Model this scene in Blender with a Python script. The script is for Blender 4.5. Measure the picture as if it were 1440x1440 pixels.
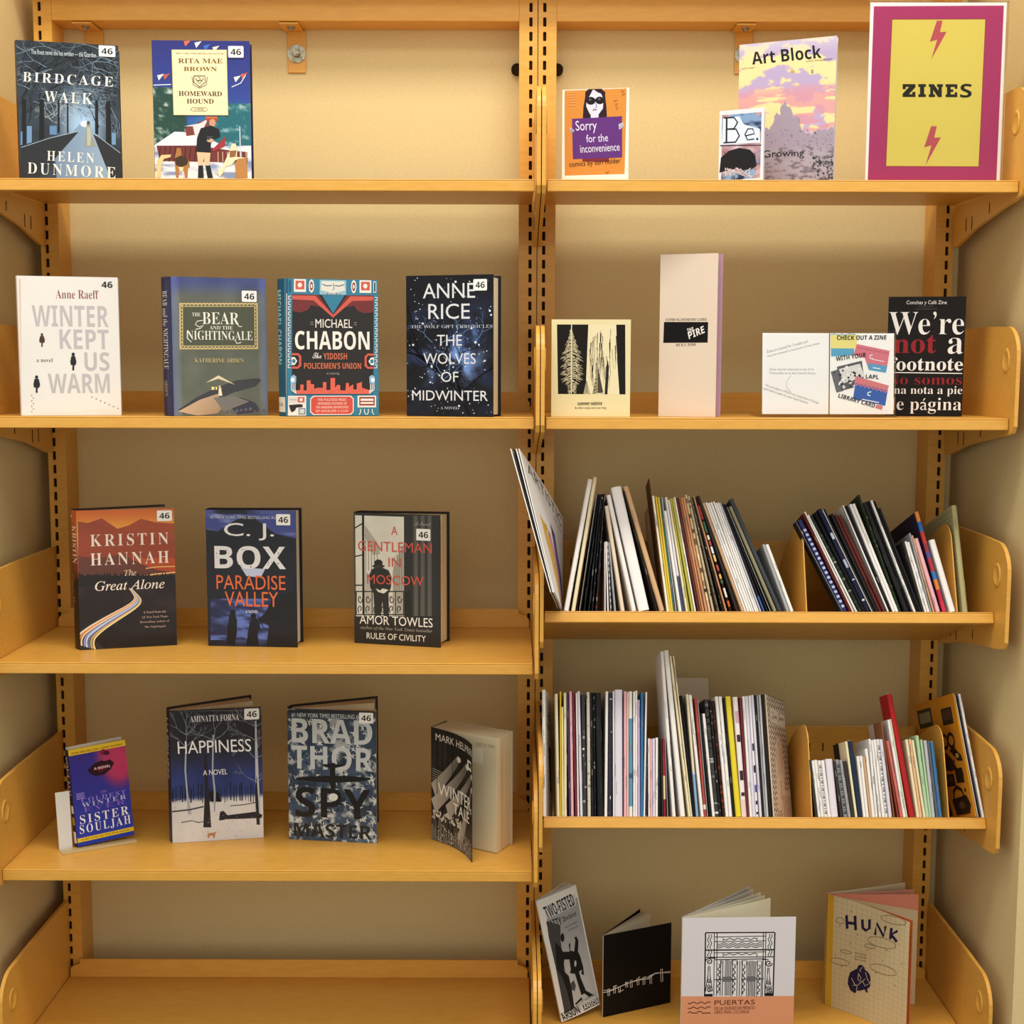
import bpy, math, random
import numpy as np
from mathutils import Vector, Matrix

SC = bpy.context.scene
COL = SC.collection
for o in list(bpy.data.objects):
    bpy.data.objects.remove(o)

# ------------------------------------------------------------------ camera, light, exposure
def make_camera():
    ya, pi, ro = -.0008, .1068, .0025
    r = Vector((math.cos(ya), -math.sin(ya), 0)); h = Vector((math.sin(ya), math.cos(ya), 0))
    fwd = h * math.cos(pi) + Vector((0, 0, -math.sin(pi))); up = h * math.sin(pi) + Vector((0, 0, math.cos(pi)))
    r2 = r * math.cos(ro) + up * math.sin(ro); u2 = up * math.cos(ro) - r * math.sin(ro)
    cd = bpy.data.cameras.new('camera'); cd.sensor_width = 36; cd.lens = 36 * 1874.48 / 1440
    cd.clip_start = .05
    c = bpy.data.objects.new('camera', cd); COL.objects.link(c)
    m = Matrix((r2, u2, -fwd)).transposed().to_4x4(); m.translation = (-.0433, -2.1697, .0526)
    c.matrix_world = m; SC.camera = c
make_camera()

def make_world():
    w = bpy.data.worlds.new('room_light'); SC.world = w; w.use_nodes = True
    bg = w.node_tree.nodes['Background']
    bg.inputs[0].default_value = (1.0, .965, .85, 1); bg.inputs[1].default_value = 1.0
make_world()

def area(name, loc, target, sx, sy, power, color):
    ld = bpy.data.lights.new(name, 'AREA'); ld.shape = 'RECTANGLE'; ld.size = sx; ld.size_y = sy
    ld.energy = power; ld.color = color
    o = bpy.data.objects.new(name, ld); COL.objects.link(o); o.location = loc
    o.rotation_euler = (Vector(target) - Vector(loc)).to_track_quat('-Z', 'Y').to_euler()
    return o
area('ceiling_fluorescent', (0, -1.0, 2.25), (0, -.2, 0), 2.6, .45, 50, (1, .965, .87))
area('ceiling_fluorescent', (0, -2.6, 2.25), (0, -1.2, 0), 2.6, .45, 21, (1, .965, .87))

SC.view_settings.view_transform = 'Standard'
SC.view_settings.look = 'None'
SC.view_settings.gamma = 1
SC.view_settings.use_curve_mapping = False
SC.view_settings.exposure = 0.04

# ------------------------------------------------------------------ materials
def lin(c):
    c = np.asarray(c, float)
    return np.where(c <= .04045, c / 12.92, ((c + .055) / 1.055) ** 2.4)
def hx(s):
    if not isinstance(s, str): return np.asarray(s, float)
    return np.array([int(s[i:i + 2], 16) / 255 for i in (0, 2, 4)])
def hl(s):
    return tuple(float(v) for v in lin(hx(s))) + (1,)

def mat(name, base=None, rough=.5, spec=.5, metal=0, coat=0, coat_rough=.1, noise=None, bump=None, attr=None, mix=.25, trans=0, ior=1.45, coat_bump=None):
    m = bpy.data.materials.new(name); m.use_nodes = True
    nt = m.node_tree; N = nt.nodes; L = nt.links; b = N['Principled BSDF']
    b.inputs['Roughness'].default_value = rough; b.inputs['Specular IOR Level'].default_value = spec
    b.inputs['Metallic'].default_value = metal; b.inputs['Coat Weight'].default_value = coat
    b.inputs['Coat Roughness'].default_value = coat_rough
    b.inputs['Transmission Weight'].default_value = trans; b.inputs['IOR'].default_value = ior
    tc = N.new('ShaderNodeTexCoord')
    src = None
    if attr:
        a = N.new('ShaderNodeAttribute'); a.attribute_name = attr; src = a.outputs['Color']
    if noise:                       # (scale xyz, detail, second colour)
        mp = N.new('ShaderNodeMapping'); mp.inputs['Scale'].default_value = noise[0]
        nz = N.new('ShaderNodeTexNoise'); nz.inputs['Scale'].default_value = 1; nz.inputs['Detail'].default_value = noise[1]
        L.new(tc.outputs['Object'], mp.inputs[0]); L.new(mp.outputs[0], nz.inputs['Vector'])
        mx = N.new('ShaderNodeMix'); mx.data_type = 'RGBA'
        ramp = N.new('ShaderNodeMapRange'); ramp.inputs['From Min'].default_value = .35; ramp.inputs['From Max'].default_value = .68
        ramp.inputs['To Max'].default_value = mix
        L.new(nz.outputs['Fac'], ramp.inputs[0]); L.new(ramp.outputs[0], mx.inputs[0])
        if src: L.new(src, mx.inputs[6])
        else: mx.inputs[6].default_value = base
        mx.inputs[7].default_value = noise[2]; src = mx.outputs[2]
    if src: L.new(src, b.inputs['Base Color'])
    else: b.inputs['Base Color'].default_value = base
    if bump:                        # (scale xyz, strength, distance)
        mp = N.new('ShaderNodeMapping'); mp.inputs['Scale'].default_value = bump[0]
        nz = N.new('ShaderNodeTexNoise'); nz.inputs['Scale'].default_value = 1; nz.inputs['Detail'].default_value = 2
        L.new(tc.outputs['Object'], mp.inputs[0]); L.new(mp.outputs[0], nz.inputs['Vector'])
        bp = N.new('ShaderNodeBump'); bp.inputs['Strength'].default_value = bump[1]; bp.inputs['Distance'].default_value = bump[2]
        L.new(nz.outputs['Fac'], bp.inputs['Height'])
        if not coat_bump: L.new(bp.outputs[0], b.inputs['Normal'])
        else: L.new(bp.outputs[0], b.inputs['Coat Normal'])
    return m

M_PAINT = mat('golden_enamel', hl('dba349'), .36, .5, noise=((30, 60, 160), 3, hl('cd9437')), mix=.5, bump=((180, 180, 260), .08, .001))
M_EDGE = M_PAINT
M_WALL = mat('beige_wall_vinyl', hl('d9c493'), .75, .2, noise=((160, 160, 420), 3, hl('cdb882')), mix=.5, bump=((300, 300, 700), .25, .001))
M_DARK = mat('slot_dark', hl('2a1a0c'), .8, .1)  # dark colour stands in for shade inside slot openings; wall bolts share it
M_PRINT = mat('printed_paper', None, .5, .2, attr='Col')
M_GLOSS = mat('plastic_jacket', None, .45, .25, coat=.28, coat_rough=.15, attr='Col', bump=((9, 9, 16), .35, .006), coat_bump=True)
M_MATTE = mat('uncoated_paper', None, .8, .12, attr='Col')
M_PAGES = mat('page_edges', hl('e6d8b6'), .85, .1, noise=((900, 900, 3), 2, hl('a8946c')), mix=.5)
M_PAGESW = mat('white_page_edges', hl('e9e2d2'), .85, .1, noise=((900, 900, 3), 2, hl('b3a68c')), mix=.6)
M_ZINC = mat('zinc_hardware', hl('b9b4a2'), .35, .5, metal=.8, noise=((120, 120, 120), 3, hl('6e6856')), mix=.8)
M_ACRYL = mat('clear_acrylic', (1, 1, 1, 1), .03, .5, trans=1.0, ior=1.3)
M_FLOOR = mat('floor_carpet', hl('6d6455'), .9, .1, noise=((80, 80, 80), 4, hl('575044')), mix=.8)

# ------------------------------------------------------------------ mesh building
class MB:
    def __init__(s): s.v = []; s.f = []; s.m = []; s.c = []; s.sm = []
    def add(s, vs, fs, mi=0, col=(1, 1, 1), smooth=False):
        k = len(s.v); s.v += [tuple(map(float, p)) for p in vs]
        col = hx(col)
        for f in fs:
            s.f.append(tuple(i + k for i in f)); s.m.append(mi); s.c.append([tuple(col)] * len(f)); s.sm.append(smooth)
        return s
    def box(s, x0, x1, y0, y1, z0, z1, mi=0, col=(1, 1, 1)):
        vs = [(x, y, z) for z in (z0, z1) for y in (y0, y1) for x in (x0, x1)]
        return s.add(vs, [(0, 2, 3, 1), (4, 5, 7, 6), (0, 1, 5, 4), (2, 6, 7, 3), (0, 4, 6, 2), (1, 3, 7, 5)], mi, col)
    def prism(s, poly, z0, z1, mi=0, col=(1, 1, 1), axis='z', cap=True, smooth=False):
        n = len(poly)
        t = {'z': lambda a, b, c: (a, b, c), 'x': lambda a, b, c: (c, a, b), 'y': lambda a, b, c: (a, c, b)}[axis]
        vs = [t(a, b, z0) for a, b in poly] + [t(a, b, z1) for a, b in poly]
        s.add(vs, [(i, (i + 1) % n, n + (i + 1) % n, n + i) for i in range(n)], mi, col, smooth)
        if cap: s.add(vs, [tuple(range(n))[::-1], tuple(range(n, 2 * n))], mi, col)
        return s
    def cyl(s, c, r, h, axis, n=24, mi=0, col=(1, 1, 1)):
        poly = [(r * math.cos(2 * math.pi * i / n), r * math.sin(2 * math.pi * i / n)) for i in range(n)]
        a0 = {'z': 2, 'x': 0, 'y': 1}[axis]
        if axis == 'z': pp = [(a + c[0], b + c[1]) for a, b in poly]
        elif axis == 'x': pp = [(a + c[1], b + c[2]) for a, b in poly]
        else: pp = [(a + c[0], b + c[2]) for a, b in poly]
        return s.prism(pp, c[a0], c[a0] + h, mi, col, axis)
    def build(s, name, mats, parent=None, loc=(0, 0, 0), rot=(0, 0, 0), bevel=0, seg=2):
        me = bpy.data.meshes.new(name); me.from_pydata(s.v, [], s.f)
        for m in mats if isinstance(mats, (list, tuple)) else [mats]: me.materials.append(m)
        me.polygons.foreach_set('material_index', s.m); me.polygons.foreach_set('use_smooth', s.sm)
        if any(m.name.split('.')[0] in ('printed_paper', 'plastic_jacket', 'uncoated_paper') for m in me.materials):
            ca = me.color_attributes.new('Col', 'FLOAT_COLOR', 'CORNER')
            flat = np.ones((len(me.loops), 4)); flat[:, :3] = lin(np.array([c for fc in s.c for c in fc]))
            ca.data.foreach_set('color', flat.ravel().astype(np.float32))
        me.update()
        o = bpy.data.objects.new(name, me); COL.objects.link(o); o.location = loc; o.rotation_euler = rot
        if parent: o.parent = parent
        if bevel:
            b = o.modifiers.new('edge', 'BEVEL'); b.width = bevel; b.segments = seg; b.limit_method = 'ANGLE'; b.angle_limit = .7
        return o

def tag(o, label, cat, group=None, kind=None):
    if label: o['label'] = label
    if cat: o['category'] = cat
    if group: o['group'] = group
    if kind: o['kind'] = kind
    return o
def thing(name, label, cat, loc=(0, 0, 0), rot=(0, 0, 0), group=None):
    o = bpy.data.objects.new(name, None); COL.objects.link(o); o.location = loc; o.rotation_euler = rot
    o.empty_display_size = .02
    return tag(o, label, cat, group)

# ------------------------------------------------------------------ lettering and printed art
def _map(s, up, lo, dg=None):
    out = ''
    for c in s:
        if 'A' <= c <= 'Z': out += chr(up + ord(c) - 65)
        elif 'a' <= c <= 'z': out += chr(lo + ord(c) - 97) if not (up == 0x1D434 and c == 'h') else '\u210e'
        elif dg and c.isdigit(): out += chr(dg + ord(c) - 48)
        else: out += c
    return out
STY = {'b': (0x1D400, 0x1D41A, 0x1D7CE, 0), 't': (0x1D400, 0x1D41A, 0x1D7CE, -.009), 'i': (0x1D434, 0x1D44E, None, .004), 'c': (0x1D4D0, 0x1D4EA, None, 0),
       'B': (0x1D5D4, 0x1D5EE, 0x1D7EC, 0), 'm': (0x1D670, 0x1D68A, 0x1D7F6, .01), 'I': (0x1D63C, 0x1D656, None, 0), 's': (0x1D400, 0x1D41A, 0x1D7CE, -.007), 'r': None, 'h': None, 'f': (0x1D56C, 0x1D586, None, 0)}
_tc = {}
def glyphs(s, st):
    if (s, st) in _tc: return _tc[(s, st)]
    cu = bpy.data.curves.new('lettering', 'FONT'); cu.resolution_u = 3
    q = STY[st]; off = 0
    if q: cu.body = _map(s, q[0], q[1], q[2]); off = q[3]
    else: cu.body = s; off = 0
    cu.offset = off
    if st == 's': cu.space_character = 1.32
    o = bpy.data.objects.new('lettering', cu); COL.objects.link(o)
    bpy.context.view_layer.update()
    me = bpy.data.meshes.new_from_object(o.evaluated_get(bpy.context.evaluated_depsgraph_get()))
    V = np.array([(v.co.x, v.co.y) for v in me.vertices]).reshape(-1, 2); F = [tuple(p.vertices) for p in me.polygons]
    bpy.data.objects.remove(o); bpy.data.curves.remove(cu); bpy.data.meshes.remove(me)
    lo = V.min(0); hi = V.max(0); V = (V - lo) / (hi - lo)
    _tc[(s, st)] = (V, F); return V, F

def vnoise(x, y, seed):
    r = np.random.RandomState(seed).rand(64, 64)
    xi = np.floor(x).astype(int); yi = np.floor(y).astype(int); fx = x - xi; fy = y - yi
    fx = fx * fx * (3 - 2 * fx); fy = fy * fy * (3 - 2 * fy)
    g = lambda a, b: r[a % 64, b % 64]
    return (g(xi, yi) * (1 - fx) + g(xi + 1, yi) * fx) * (1 - fy) + (g(xi, yi + 1) * (1 - fx) + g(xi + 1, yi + 1) * fx) * fy
def fbm(x, y, seed, oc=4):
    return sum(vnoise(x * 2 ** k, y * 2 ** k, seed + k) * .5 ** k for k in range(oc)) / sum(.5 ** k for k in range(oc))
def mixc(a, b, t):
    t = np.clip(np.asarray(t, float), 0, 1)[..., None]; return hx(a) * (1 - t) + hx(b) * t
def ss(a, b, x): 
    t = np.clip((x - a) / (b - a), 0, 1); return t * t * (3 - 2 * t)

class Art:
    """printed design of one sheet: coordinates u across, v down, both 0..1; px() switches to measured coordinates"""
    def __init__(s, w, h): s.w, s.h = w, h; s.V = []; s.F = []; s.C = []; s.k = 0; s.H = None
    def px(s, ox, oy, sc, TL, TR, BR, BL):
        src = [((p[0] - ox) * sc, (p[1] - oy) * sc) for p in (TL, TR, BR, BL)]; dst = [(0, 0), (1, 0), (1, 1), (0, 1)]
        A = []; b = []
        for (x, y), (u, v) in zip(src, dst):
            A.append([x, y, 1, 0, 0, 0, -u * x, -u * y]); b.append(u); A.append([0, 0, 0, x, y, 1, -v * x, -v * y]); b.append(v)
        s.H = np.append(np.linalg.solve(np.array(A), np.array(b)), 1).reshape(3, 3); return s
    def uv(s, p):
        p = np.asarray(p, float)
        if s.H is None: return p
        q = np.concatenate([p, np.ones(p.shape[:-1] + (1,))], -1) @ s.H.T
        return q[..., :2] / q[..., 2:]
    def off(s): s.H = None; return s
    def _put(s, P, F, C, n=None):
        if n is None: s.k += 1; n = s.k * 3.5e-5
        k = len(s.V)
        P = np.clip(P, 0, 1)
        s.V += [(float(a), float(b), n) for a, b in P]
        for f, c in zip(F, C): s.F.append(tuple(i + k for i in f)); s.C.append(c)
    def poly(s, pts, c, c2=None):
        P = s.uv(pts); n = len(pts)
        if c2 is None: C = [[tuple(hx(c))] * n]
        else:
            v = P[:, 1]; t = (v - v.min()) / max(1e-6, v.max() - v.min()); C = [[tuple(x) for x in mixc(c, c2, t)]]
        s._put(P, [tuple(range(n))[::-1]], C); return s
    def rect(s, x0, y0, x1, y1, c, c2=None): return s.poly([(x0, y0), (x1, y0), (x1, y1), (x0, y1)], c, c2)
    def frame(s, x0, y0, x1, y1, w, c):
        return s.rect(x0, y0, x1, y0 + w, c).rect(x0, y1 - w, x1, y1, c).rect(x0, y0 + w, x0 + w, y1 - w, c).rect(x1 - w, y0 + w, x1, y1 - w, c)
    def ell(s, cx, cy, rx, ry, c, n=20, rot=0):
        q = []
        for i in range(n):
            a = 2 * math.pi * i / n; x = rx * math.cos(a); y = ry * math.sin(a)
            q.append((cx + x * math.cos(rot) - y * math.sin(rot), cy + x * math.sin(rot) + y * math.cos(rot)))
        return s.poly(q, c)
    def lines(s, segs, c):
        """many strokes in one layer: (points, width) or (points, width, end width); width in the current coordinates"""
        P = []; F = []
        for sg in segs:
            pts = np.asarray(sg[0], float); w0 = sg[1]; w1 = sg[2] if len(sg) > 2 else w0
            n = len(pts)
            d = np.gradient(pts, axis=0); d /= np.maximum(1e-9, np.linalg.norm(d, axis=1))[:, None]
            nn = np.stack([-d[:, 1], d[:, 0]], 1); w = np.linspace(w0, w1, n)[:, None] / 2
            k = len(P); P += list(pts + nn * w) + list(pts - nn * w)
            F += [(k + i, k + i + 1, k + n + i + 1, k + n + i) for i in range(n - 1)]
        if P: s._put(s.uv(np.array(P)), F, [[tuple(hx(c))] * 4] * len(F))
        return s
    def line(s, pts, w, c, w1=None): return s.lines([(pts, w, w if w1 is None else w1)], c)
    def dots(s, pts, c, n=6):
        P = []; F = []
        for x, y, r in pts:
            k = len(P); P += [(x + r * math.cos(2 * math.pi * i / n), y + r * math.sin(2 * math.pi * i / n)) for i in range(n)]; F.append(tuple(range(k, k + n))[::-1])
        s._put(s.uv(np.array(P)), F, [[tuple(hx(c))] * n] * len(F)); return s
    def field(s, x0, y0, x1, y1, nx, ny, fn):
        a = np.linspace(0, 1, nx + 1); b = np.linspace(0, 1, ny + 1); U, V = np.meshgrid(a, b)
        P = s.uv(np.stack([x0 + U * (x1 - x0), y0 + V * (y1 - y0)], -1)).reshape(-1, 2)
        col = np.clip(fn(U, V), 0, 1).reshape(-1, 3); F = []; C = []
        for j in range(ny):
            for i in range(nx):
                f = (j * (nx + 1) + i, (j + 1) * (nx + 1) + i, (j + 1) * (nx + 1) + i + 1, j * (nx + 1) + i + 1)
                F.append(f); C.append([tuple(col[q]) for q in f])
        s._put(P, F, C); return s
    def text(s, st, x0, y0, x1, y1, c, sty='r', rot=None):
        V, F = glyphs(st, sty)
        if rot is None:
            m = s.uv([(x0, (y0 + y1) / 2), (x1, (y0 + y1) / 2), ((x0 + x1) / 2, y0), ((x0 + x1) / 2, y1)])
            P = np.stack([m[0, 0] + V[:, 0] * (m[1, 0] - m[0, 0]), m[3, 1] + V[:, 1] * (m[2, 1] - m[3, 1])], 1)
            if s.H is not None:     # follow a measured baseline that is not level
                P[:, 1] += (V[:, 0] - .5) * 0
        else:                       # rot: quarter turns; 1 = reads downwards
            P = np.stack([x0 + V[:, 1] * (x1 - x0), y0 + V[:, 0] * (y1 - y0)], 1); P = s.uv(P) if s.H is not None else P
        s._put(P, [f if rot is None else f for f in F], [[tuple(hx(c))] * len(f) for f in F]); return s
    def slant(s, st, p0, p1, hgt, c, sty='r'):
        """lettering along a slanted baseline p0-p1"""
        V, F = glyphs(st, sty); p0 = np.array(p0, float); p1 = np.array(p1, float); d = p1 - p0; n = np.array([d[1], -d[0]]) / np.linalg.norm(d)
        P = s.uv(p0 + V[:, :1] * d + V[:, 1:] * n * hgt); s._put(P, F, [[tuple(hx(c))] * len(f) for f in F]); return s
    def cut(s, ax, n):
        """split every printed shape along n-1 straight lines so it can follow a bent sheet"""
        V = list(s.V); F = []; C = []
        for f, c in zip(s.F, s.C):
            vals = [V[i][ax] for i in f]; lo = int(min(vals) * n + 1e-6); hi = int(math.ceil(max(vals) * n - 1e-6))
            if hi - lo <= 1: F.append(f); C.append(c); continue
            base = [(V[i], np.array(q, float)) for i, q in zip(f, c)]
            for k in range(lo, hi):
                poly = base
                for sgn, lim in ((1, k / n), (-1, (k + 1) / n)):
                    out = []
                    for i in range(len(poly)):
                        (a, ca), (b, cb) = poly[i], poly[(i + 1) % len(poly)]
                        da, db = sgn * (a[ax] - lim), sgn * (b[ax] - lim)
                        if da >= 0: out.append((a, ca))
                        if (da > 0 > db) or (da < 0 < db):
                            t = da / (da - db); out.append((tuple(a[j] + t * (b[j] - a[j]) for j in range(3)), ca + t * (cb - ca)))
                    poly = out
                    if len(poly) < 3: break
                if len(poly) < 3: continue
                j = len(V); V += [q[0] for q in poly]; F.append(tuple(range(j, j + len(poly)))); C.append([tuple(q[1]) for q in poly])
        s.V, s.F, s.C = V, F, C
        return s
    def lay(s, mb, fn, mi=0, nu=0, nv=0):
        if nu: s.cut(0, nu)
        if nv: s.cut(1, nv)
        k = len(mb.v); mb.v += [tuple(map(float, fn(u, v, n))) for u, v, n in s.V]
        for f, c in zip(s.F, s.C): mb.f.append(tuple(i + k for i in f)); mb.c.append(c); mb.m.append(mi); mb.sm.append(False)

def branches(rng, x, y, a, ln, w, depth, out, spread=.5, asp=1.0):
    if depth == 0 or ln < .004: return
    n = 4; pts = [(x, y)]
    for i in range(n):
        a += rng.uniform(-.22, .22); x += math.cos(a) * ln / n; y += math.sin(a) * ln / n * asp; pts.append((x, y))
    out.append((pts, w, w * .6))
    for k in range(rng.choice((2, 2, 3))):
        branches(rng, x, y, a + rng.uniform(-spread, spread) * 1.3, ln * rng.uniform(.62, .85), w * .62, depth - 1, out, spread, asp)

# ------------------------------------------------------------------ bound books
def sticker(parent, W, H, art, box, y=-.0016):
    """white 46 label: box given in the art's coordinates"""
    m = art.uv([(box[0], (box[1] + box[3]) / 2), (box[2], (box[1] + box[3]) / 2), ((box[0] + box[2]) / 2, box[1]), ((box[0] + box[2]) / 2, box[3])])
    u0, u1, v0, v1 = m[0, 0], m[1, 0], m[2, 1], m[3, 1]
    w, h = (u1 - u0) * W, (v1 - v0) * H
    a = Art(w, h); a.text('46', .16, .24, .84, .78, '141414', 'B')
    mb = MB(); r = .0016; pl = []
    for cx, cy, a0 in ((w - r, r, -90), (w - r, h - r, 0), (r, h - r, 90), (r, r, 180)):
        pl += [(cx + r * math.cos(math.radians(a0 + t)), cy + r * math.sin(math.radians(a0 + t))) for t in (0, 45, 90)]
    mb.prism(pl, -.0002, 0, 0, 'ece9e6', 'y')
    a.lay(mb, lambda u, v, n: (u * w, -.0002 - n, h * (1 - v)))
    o = mb.build('number_sticker', M_PRINT, parent, (u0 * W, y, H * (1 - v1))); o['label'] = 'white sticker numbered 46'
    return o

def hardback(name, label, x, y, z, th, W, H, T, fan, art, spine_col, spine_art=None, lean=0, roll=0, back_col=None, mat_=None, pages=None, c=.0026, stick=None, skew=0, cat='book', group='hardbacks shown face out'):
    mat_ = mat_ or M_GLOSS; pages = pages or M_PAGES
    r = thing(name, label, cat, (x, y, z + .0004), (-math.radians(lean), -math.radians(roll), math.radians(th)), group)
    mb = MB().box(0, W, 0, c, 0, H, 0, spine_col); art.lay(mb, lambda u, v, n: (u * W, -n, H * (1 - v)))
    fc = mb.build('front_cover', mat_, r)
    if stick: sticker(fc, W, H, art, stick, -(art.k + 2) * 3.5e-5)
    ph = math.radians(fan); B = Vector((-skew, T)); d = Vector((math.cos(ph), math.sin(ph))); nb = Vector((-d.y, d.x))
    bk = [B, B + d * W, B + d * W - nb * c, B - nb * c]
    MB().prism([tuple(p) for p in bk], 0, H, 0, back_col or spine_col).build('back_cover', mat_, r)
    # spine: gently rounded strip from the front hinge to the back hinge
    n = 8; bul = min(.004, T * .12); outer = []; inner = []
    for i in range(n + 1):
        t = i / n; q = Vector((-skew * t, t * T)); b = -bul * math.sin(math.pi * t)
        outer.append((q.x + b, q.y)); inner.append((q.x + b + c * .6, q.y))
    mb = MB().prism(outer + inner[::-1], 0, H, 0, spine_col)
    if spine_art:
        a = Art(T, H); spine_art(a)
        def sm(u, v, nn):
            t = 1 - u; b = -bul * math.sin(math.pi * t); return (b - skew * t - nn - 4e-5, t * T, H * (1 - v))
        a.lay(mb, sm, 0, 8)
    mb.build('spine', mat_, r)
    e = B - nb * c
    if fan < 7:
        pb = [(c * .5, c), (W - .005, c), tuple(e + d * (W - .005)), tuple(e + d * c * .5)]
        MB().prism(pb, .003, H - .004).build('page_block', pages, r)
    else:                                    # pages fall into two lots when the covers stand apart
        f = .35; m1 = Vector((c * .5, c + (T - 2 * c) * f)); a1 = ph * .22; d1 = Vector((math.cos(a1), math.sin(a1)))
        MB().prism([(c * .5, c), (W - .005, c), tuple(m1 + d1 * (W - .006)), tuple(m1)], .003, H - .004).build('page_block', pages, r)
        a2 = ph * .8; d2 = Vector((math.cos(a2), math.sin(a2)))
        MB().prism([tuple(m1 + Vector((0, .0004))), tuple(m1 + Vector((0, .0004)) + d2 * (W - .008)), tuple(e + d * (W - .005)), tuple(e + d * c * .5)], .003, H - .004).build('page_block', pages, r)
    return r

def sheet_map(W, H, th0, curl=0, twist=0):
    """a leaf hinged at x=0 standing upright; curl bends it along its width; local frame of the booklet"""
    def f(u, v, n):
        N = 10; px = py = 0.; k = u * N; i = 0
        a = th0
        for j in range(N):
            st = min(1, max(0, k - j)); a = th0 + curl * ((j + .5) / N) * (1 + twist * (v - .5))
            px += math.cos(a) * W / N * st; py += math.sin(a) * W / N * st
            if k <= j + 1: break
        return (px + math.sin(a) * n, py - math.cos(a) * n, H * (1 - v))
    return f
def leaf(name, parent, W, H, th0, curl=0, col='e8e2d6', art=None, t=.0007, nx=10, twist=0, mat_=None, loc=(0, 0, 0)):
    f = sheet_map(W, H, th0, curl, twist); mb = MB(); vs = []; fs = []
    ny = 6 if twist else 1
    for side in (0, 1):
        for j in range(ny + 1):
            for i in range(nx + 1): vs.append(f(i / nx, j / ny, -t * side))
    q = (nx + 1) * (ny + 1)
    for j in range(ny):
        for i in range(nx):
            a = j * (nx + 1) + i; b = a + nx + 1
            fs.append((a, b, b + 1, a + 1)); fs.append((q + a, q + a + 1, q + b + 1, q + b))
    for i in range(nx):
        fs.append((i, i + 1, q + i + 1, q + i)); k = ny * (nx + 1) + i; fs.append((k + 1, k, q + k, q + k + 1))
    for j in range(ny):
        a = j * (nx + 1); fs.append((a, q + a, q + a + nx + 1, a + nx + 1)); a += nx; fs.append((a + nx + 1, q + a + nx + 1, q + a, a))
    mb.add(vs, fs, 0, col)
    if art: art.lay(mb, f, 0, 10)
    return mb.build(name, mat_ or M_MATTE, parent, loc)
# ------------------------------------------------------------------ the alcove
YR, YW = .3213, .388
Z1, Z2, Z3, Z4, Z5 = .3538, -.0254, -.4326, -.7889, -1.1232
FL, CE = -1.215, 1.85
def struct(name, mb, m): return tag(mb.build(name, m), None, None, kind='structure')
struct('wall_back', MB().box(-.94, .80, YW, YW + .08, FL, CE), M_WALL)
struct('wall_left', MB().box(-1.9, -.936, -.033, YW + .08, FL, CE), M_WALL)
mb = MB().box(.797, 1.9, -.033, YW + .08, FL, CE)
struct('wall_right', mb, M_WALL)
struct('floor', MB().box(-1.9, 1.9, -3.2, YW + .08, FL - .05, FL), M_FLOOR)

# ------------------------------------------------------------------ shelving frames: slotted uprights and a top channel
PITCH = .0254; ZSLOT = .7023
def upright_mesh(x0, x1, xs):
    """front plate x0..x1 at y=YR with a column of slots at xs, side flanges back to the wall"""
    mb = MB(); A = .006; a, b, c = .0030, .0082, .0012; top = .7478; bot = FL
    zs = ZSLOT - PITCH * math.floor((ZSLOT - bot) / PITCH); zs = zs - PITCH / 2
    k = int((top - zs) / PITCH)
    P = lambda x, z, y=YR: (x, y, z)
    mb.add([P(x0, bot), P(xs - A, bot), P(xs - A, top), P(x0, top)], [(0, 1, 2, 3)])
    mb.add([P(xs + A, bot), P(x1, bot), P(x1, top), P(xs + A, top)], [(0, 1, 2, 3)])
    for i in range(k):
        zc = zs + PITCH * (i + .5); Bh = PITCH / 2
        co = [(A, -Bh), (A, Bh), (-A, Bh), (-A, -Bh)]
        oc = [(a, -b + c), (a, b - c), (a - c, b), (-a + c, b), (-a, b - c), (-a, -b + c), (-a + c, -b), (a - c, -b)]
        vs = [P(xs + p, zc + q) for p, q in co] + [P(xs + p, zc + q) for p, q in oc] + [P(xs + p, zc + q, YR + .004) for p, q in oc]
        fs = [(0, 1, 5, 4), (1, 6, 5), (1, 2, 7, 6), (2, 8, 7), (2, 3, 9, 8), (3, 10, 9), (3, 0, 11, 10), (0, 4, 11)]
        fs += [(4 + j, 4 + (j + 1) % 8, 12 + (j + 1) % 8, 12 + j) for j in range(8)]
        mb.add(vs, fs)
        mb.add([P(xs + p, zc + q, YR + .004) for p, q in oc], [tuple(range(8))], 1)
    mb.box(x0, x0 + .002, YR + .0002, YW, bot, top); mb.box(x1 - .002, x1, YR + .0002, YW, bot, top)
    return mb
def frame(label, x0, x1, slots, loc):
    r = thing('shelving_frame', label, 'shelving frame', loc, group='slotted shelving frames')
    L = lambda mb: mb
    upright_mesh(x0, x0 + .033, slots[0]).build('upright', [M_PAINT, M_DARK], r)
    upright_mesh(x1 - .033, x1, slots[1]).build('upright', [M_PAINT, M_DARK], r)
    MB().box(x0 + .033, x1 - .033, YR, YR + .003, .678, .7478).box(x0 + .033, x1 - .033, YR + .003, YW - .001, .678, .6805).build('top_channel', M_PAINT, r, bevel=.0012)
    MB().box(x0, x1, .262, YW - .001, .748, .764).box(x0, x1, .262, .265, .735, .748).build('top_cover', M_PAINT, r, bevel=.0012)  # unseen cover above the view, added for its shade on channel and upper wall
    for bx in ((x1 - .037,) if x0 < -.5 else (x0 + .033,))[:1]:
        MB().cyl((bx + (0 if x0 < -.5 else .004), YW - .012, .606), .0105, .0118, 'y', 18).build('wall_bolt', M_DARK, r)
    return r
frame('wide shelving frame with slotted uprights and top channel holding the hardback shelves', -.9135, -.0012, (-.9022, -.0132), (0, 0, 0))
frame('narrow shelving frame with slotted uprights and top channel holding the zine shelves', .0002, .7650, (.0118, .7537), (0, 0, 0))

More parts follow.
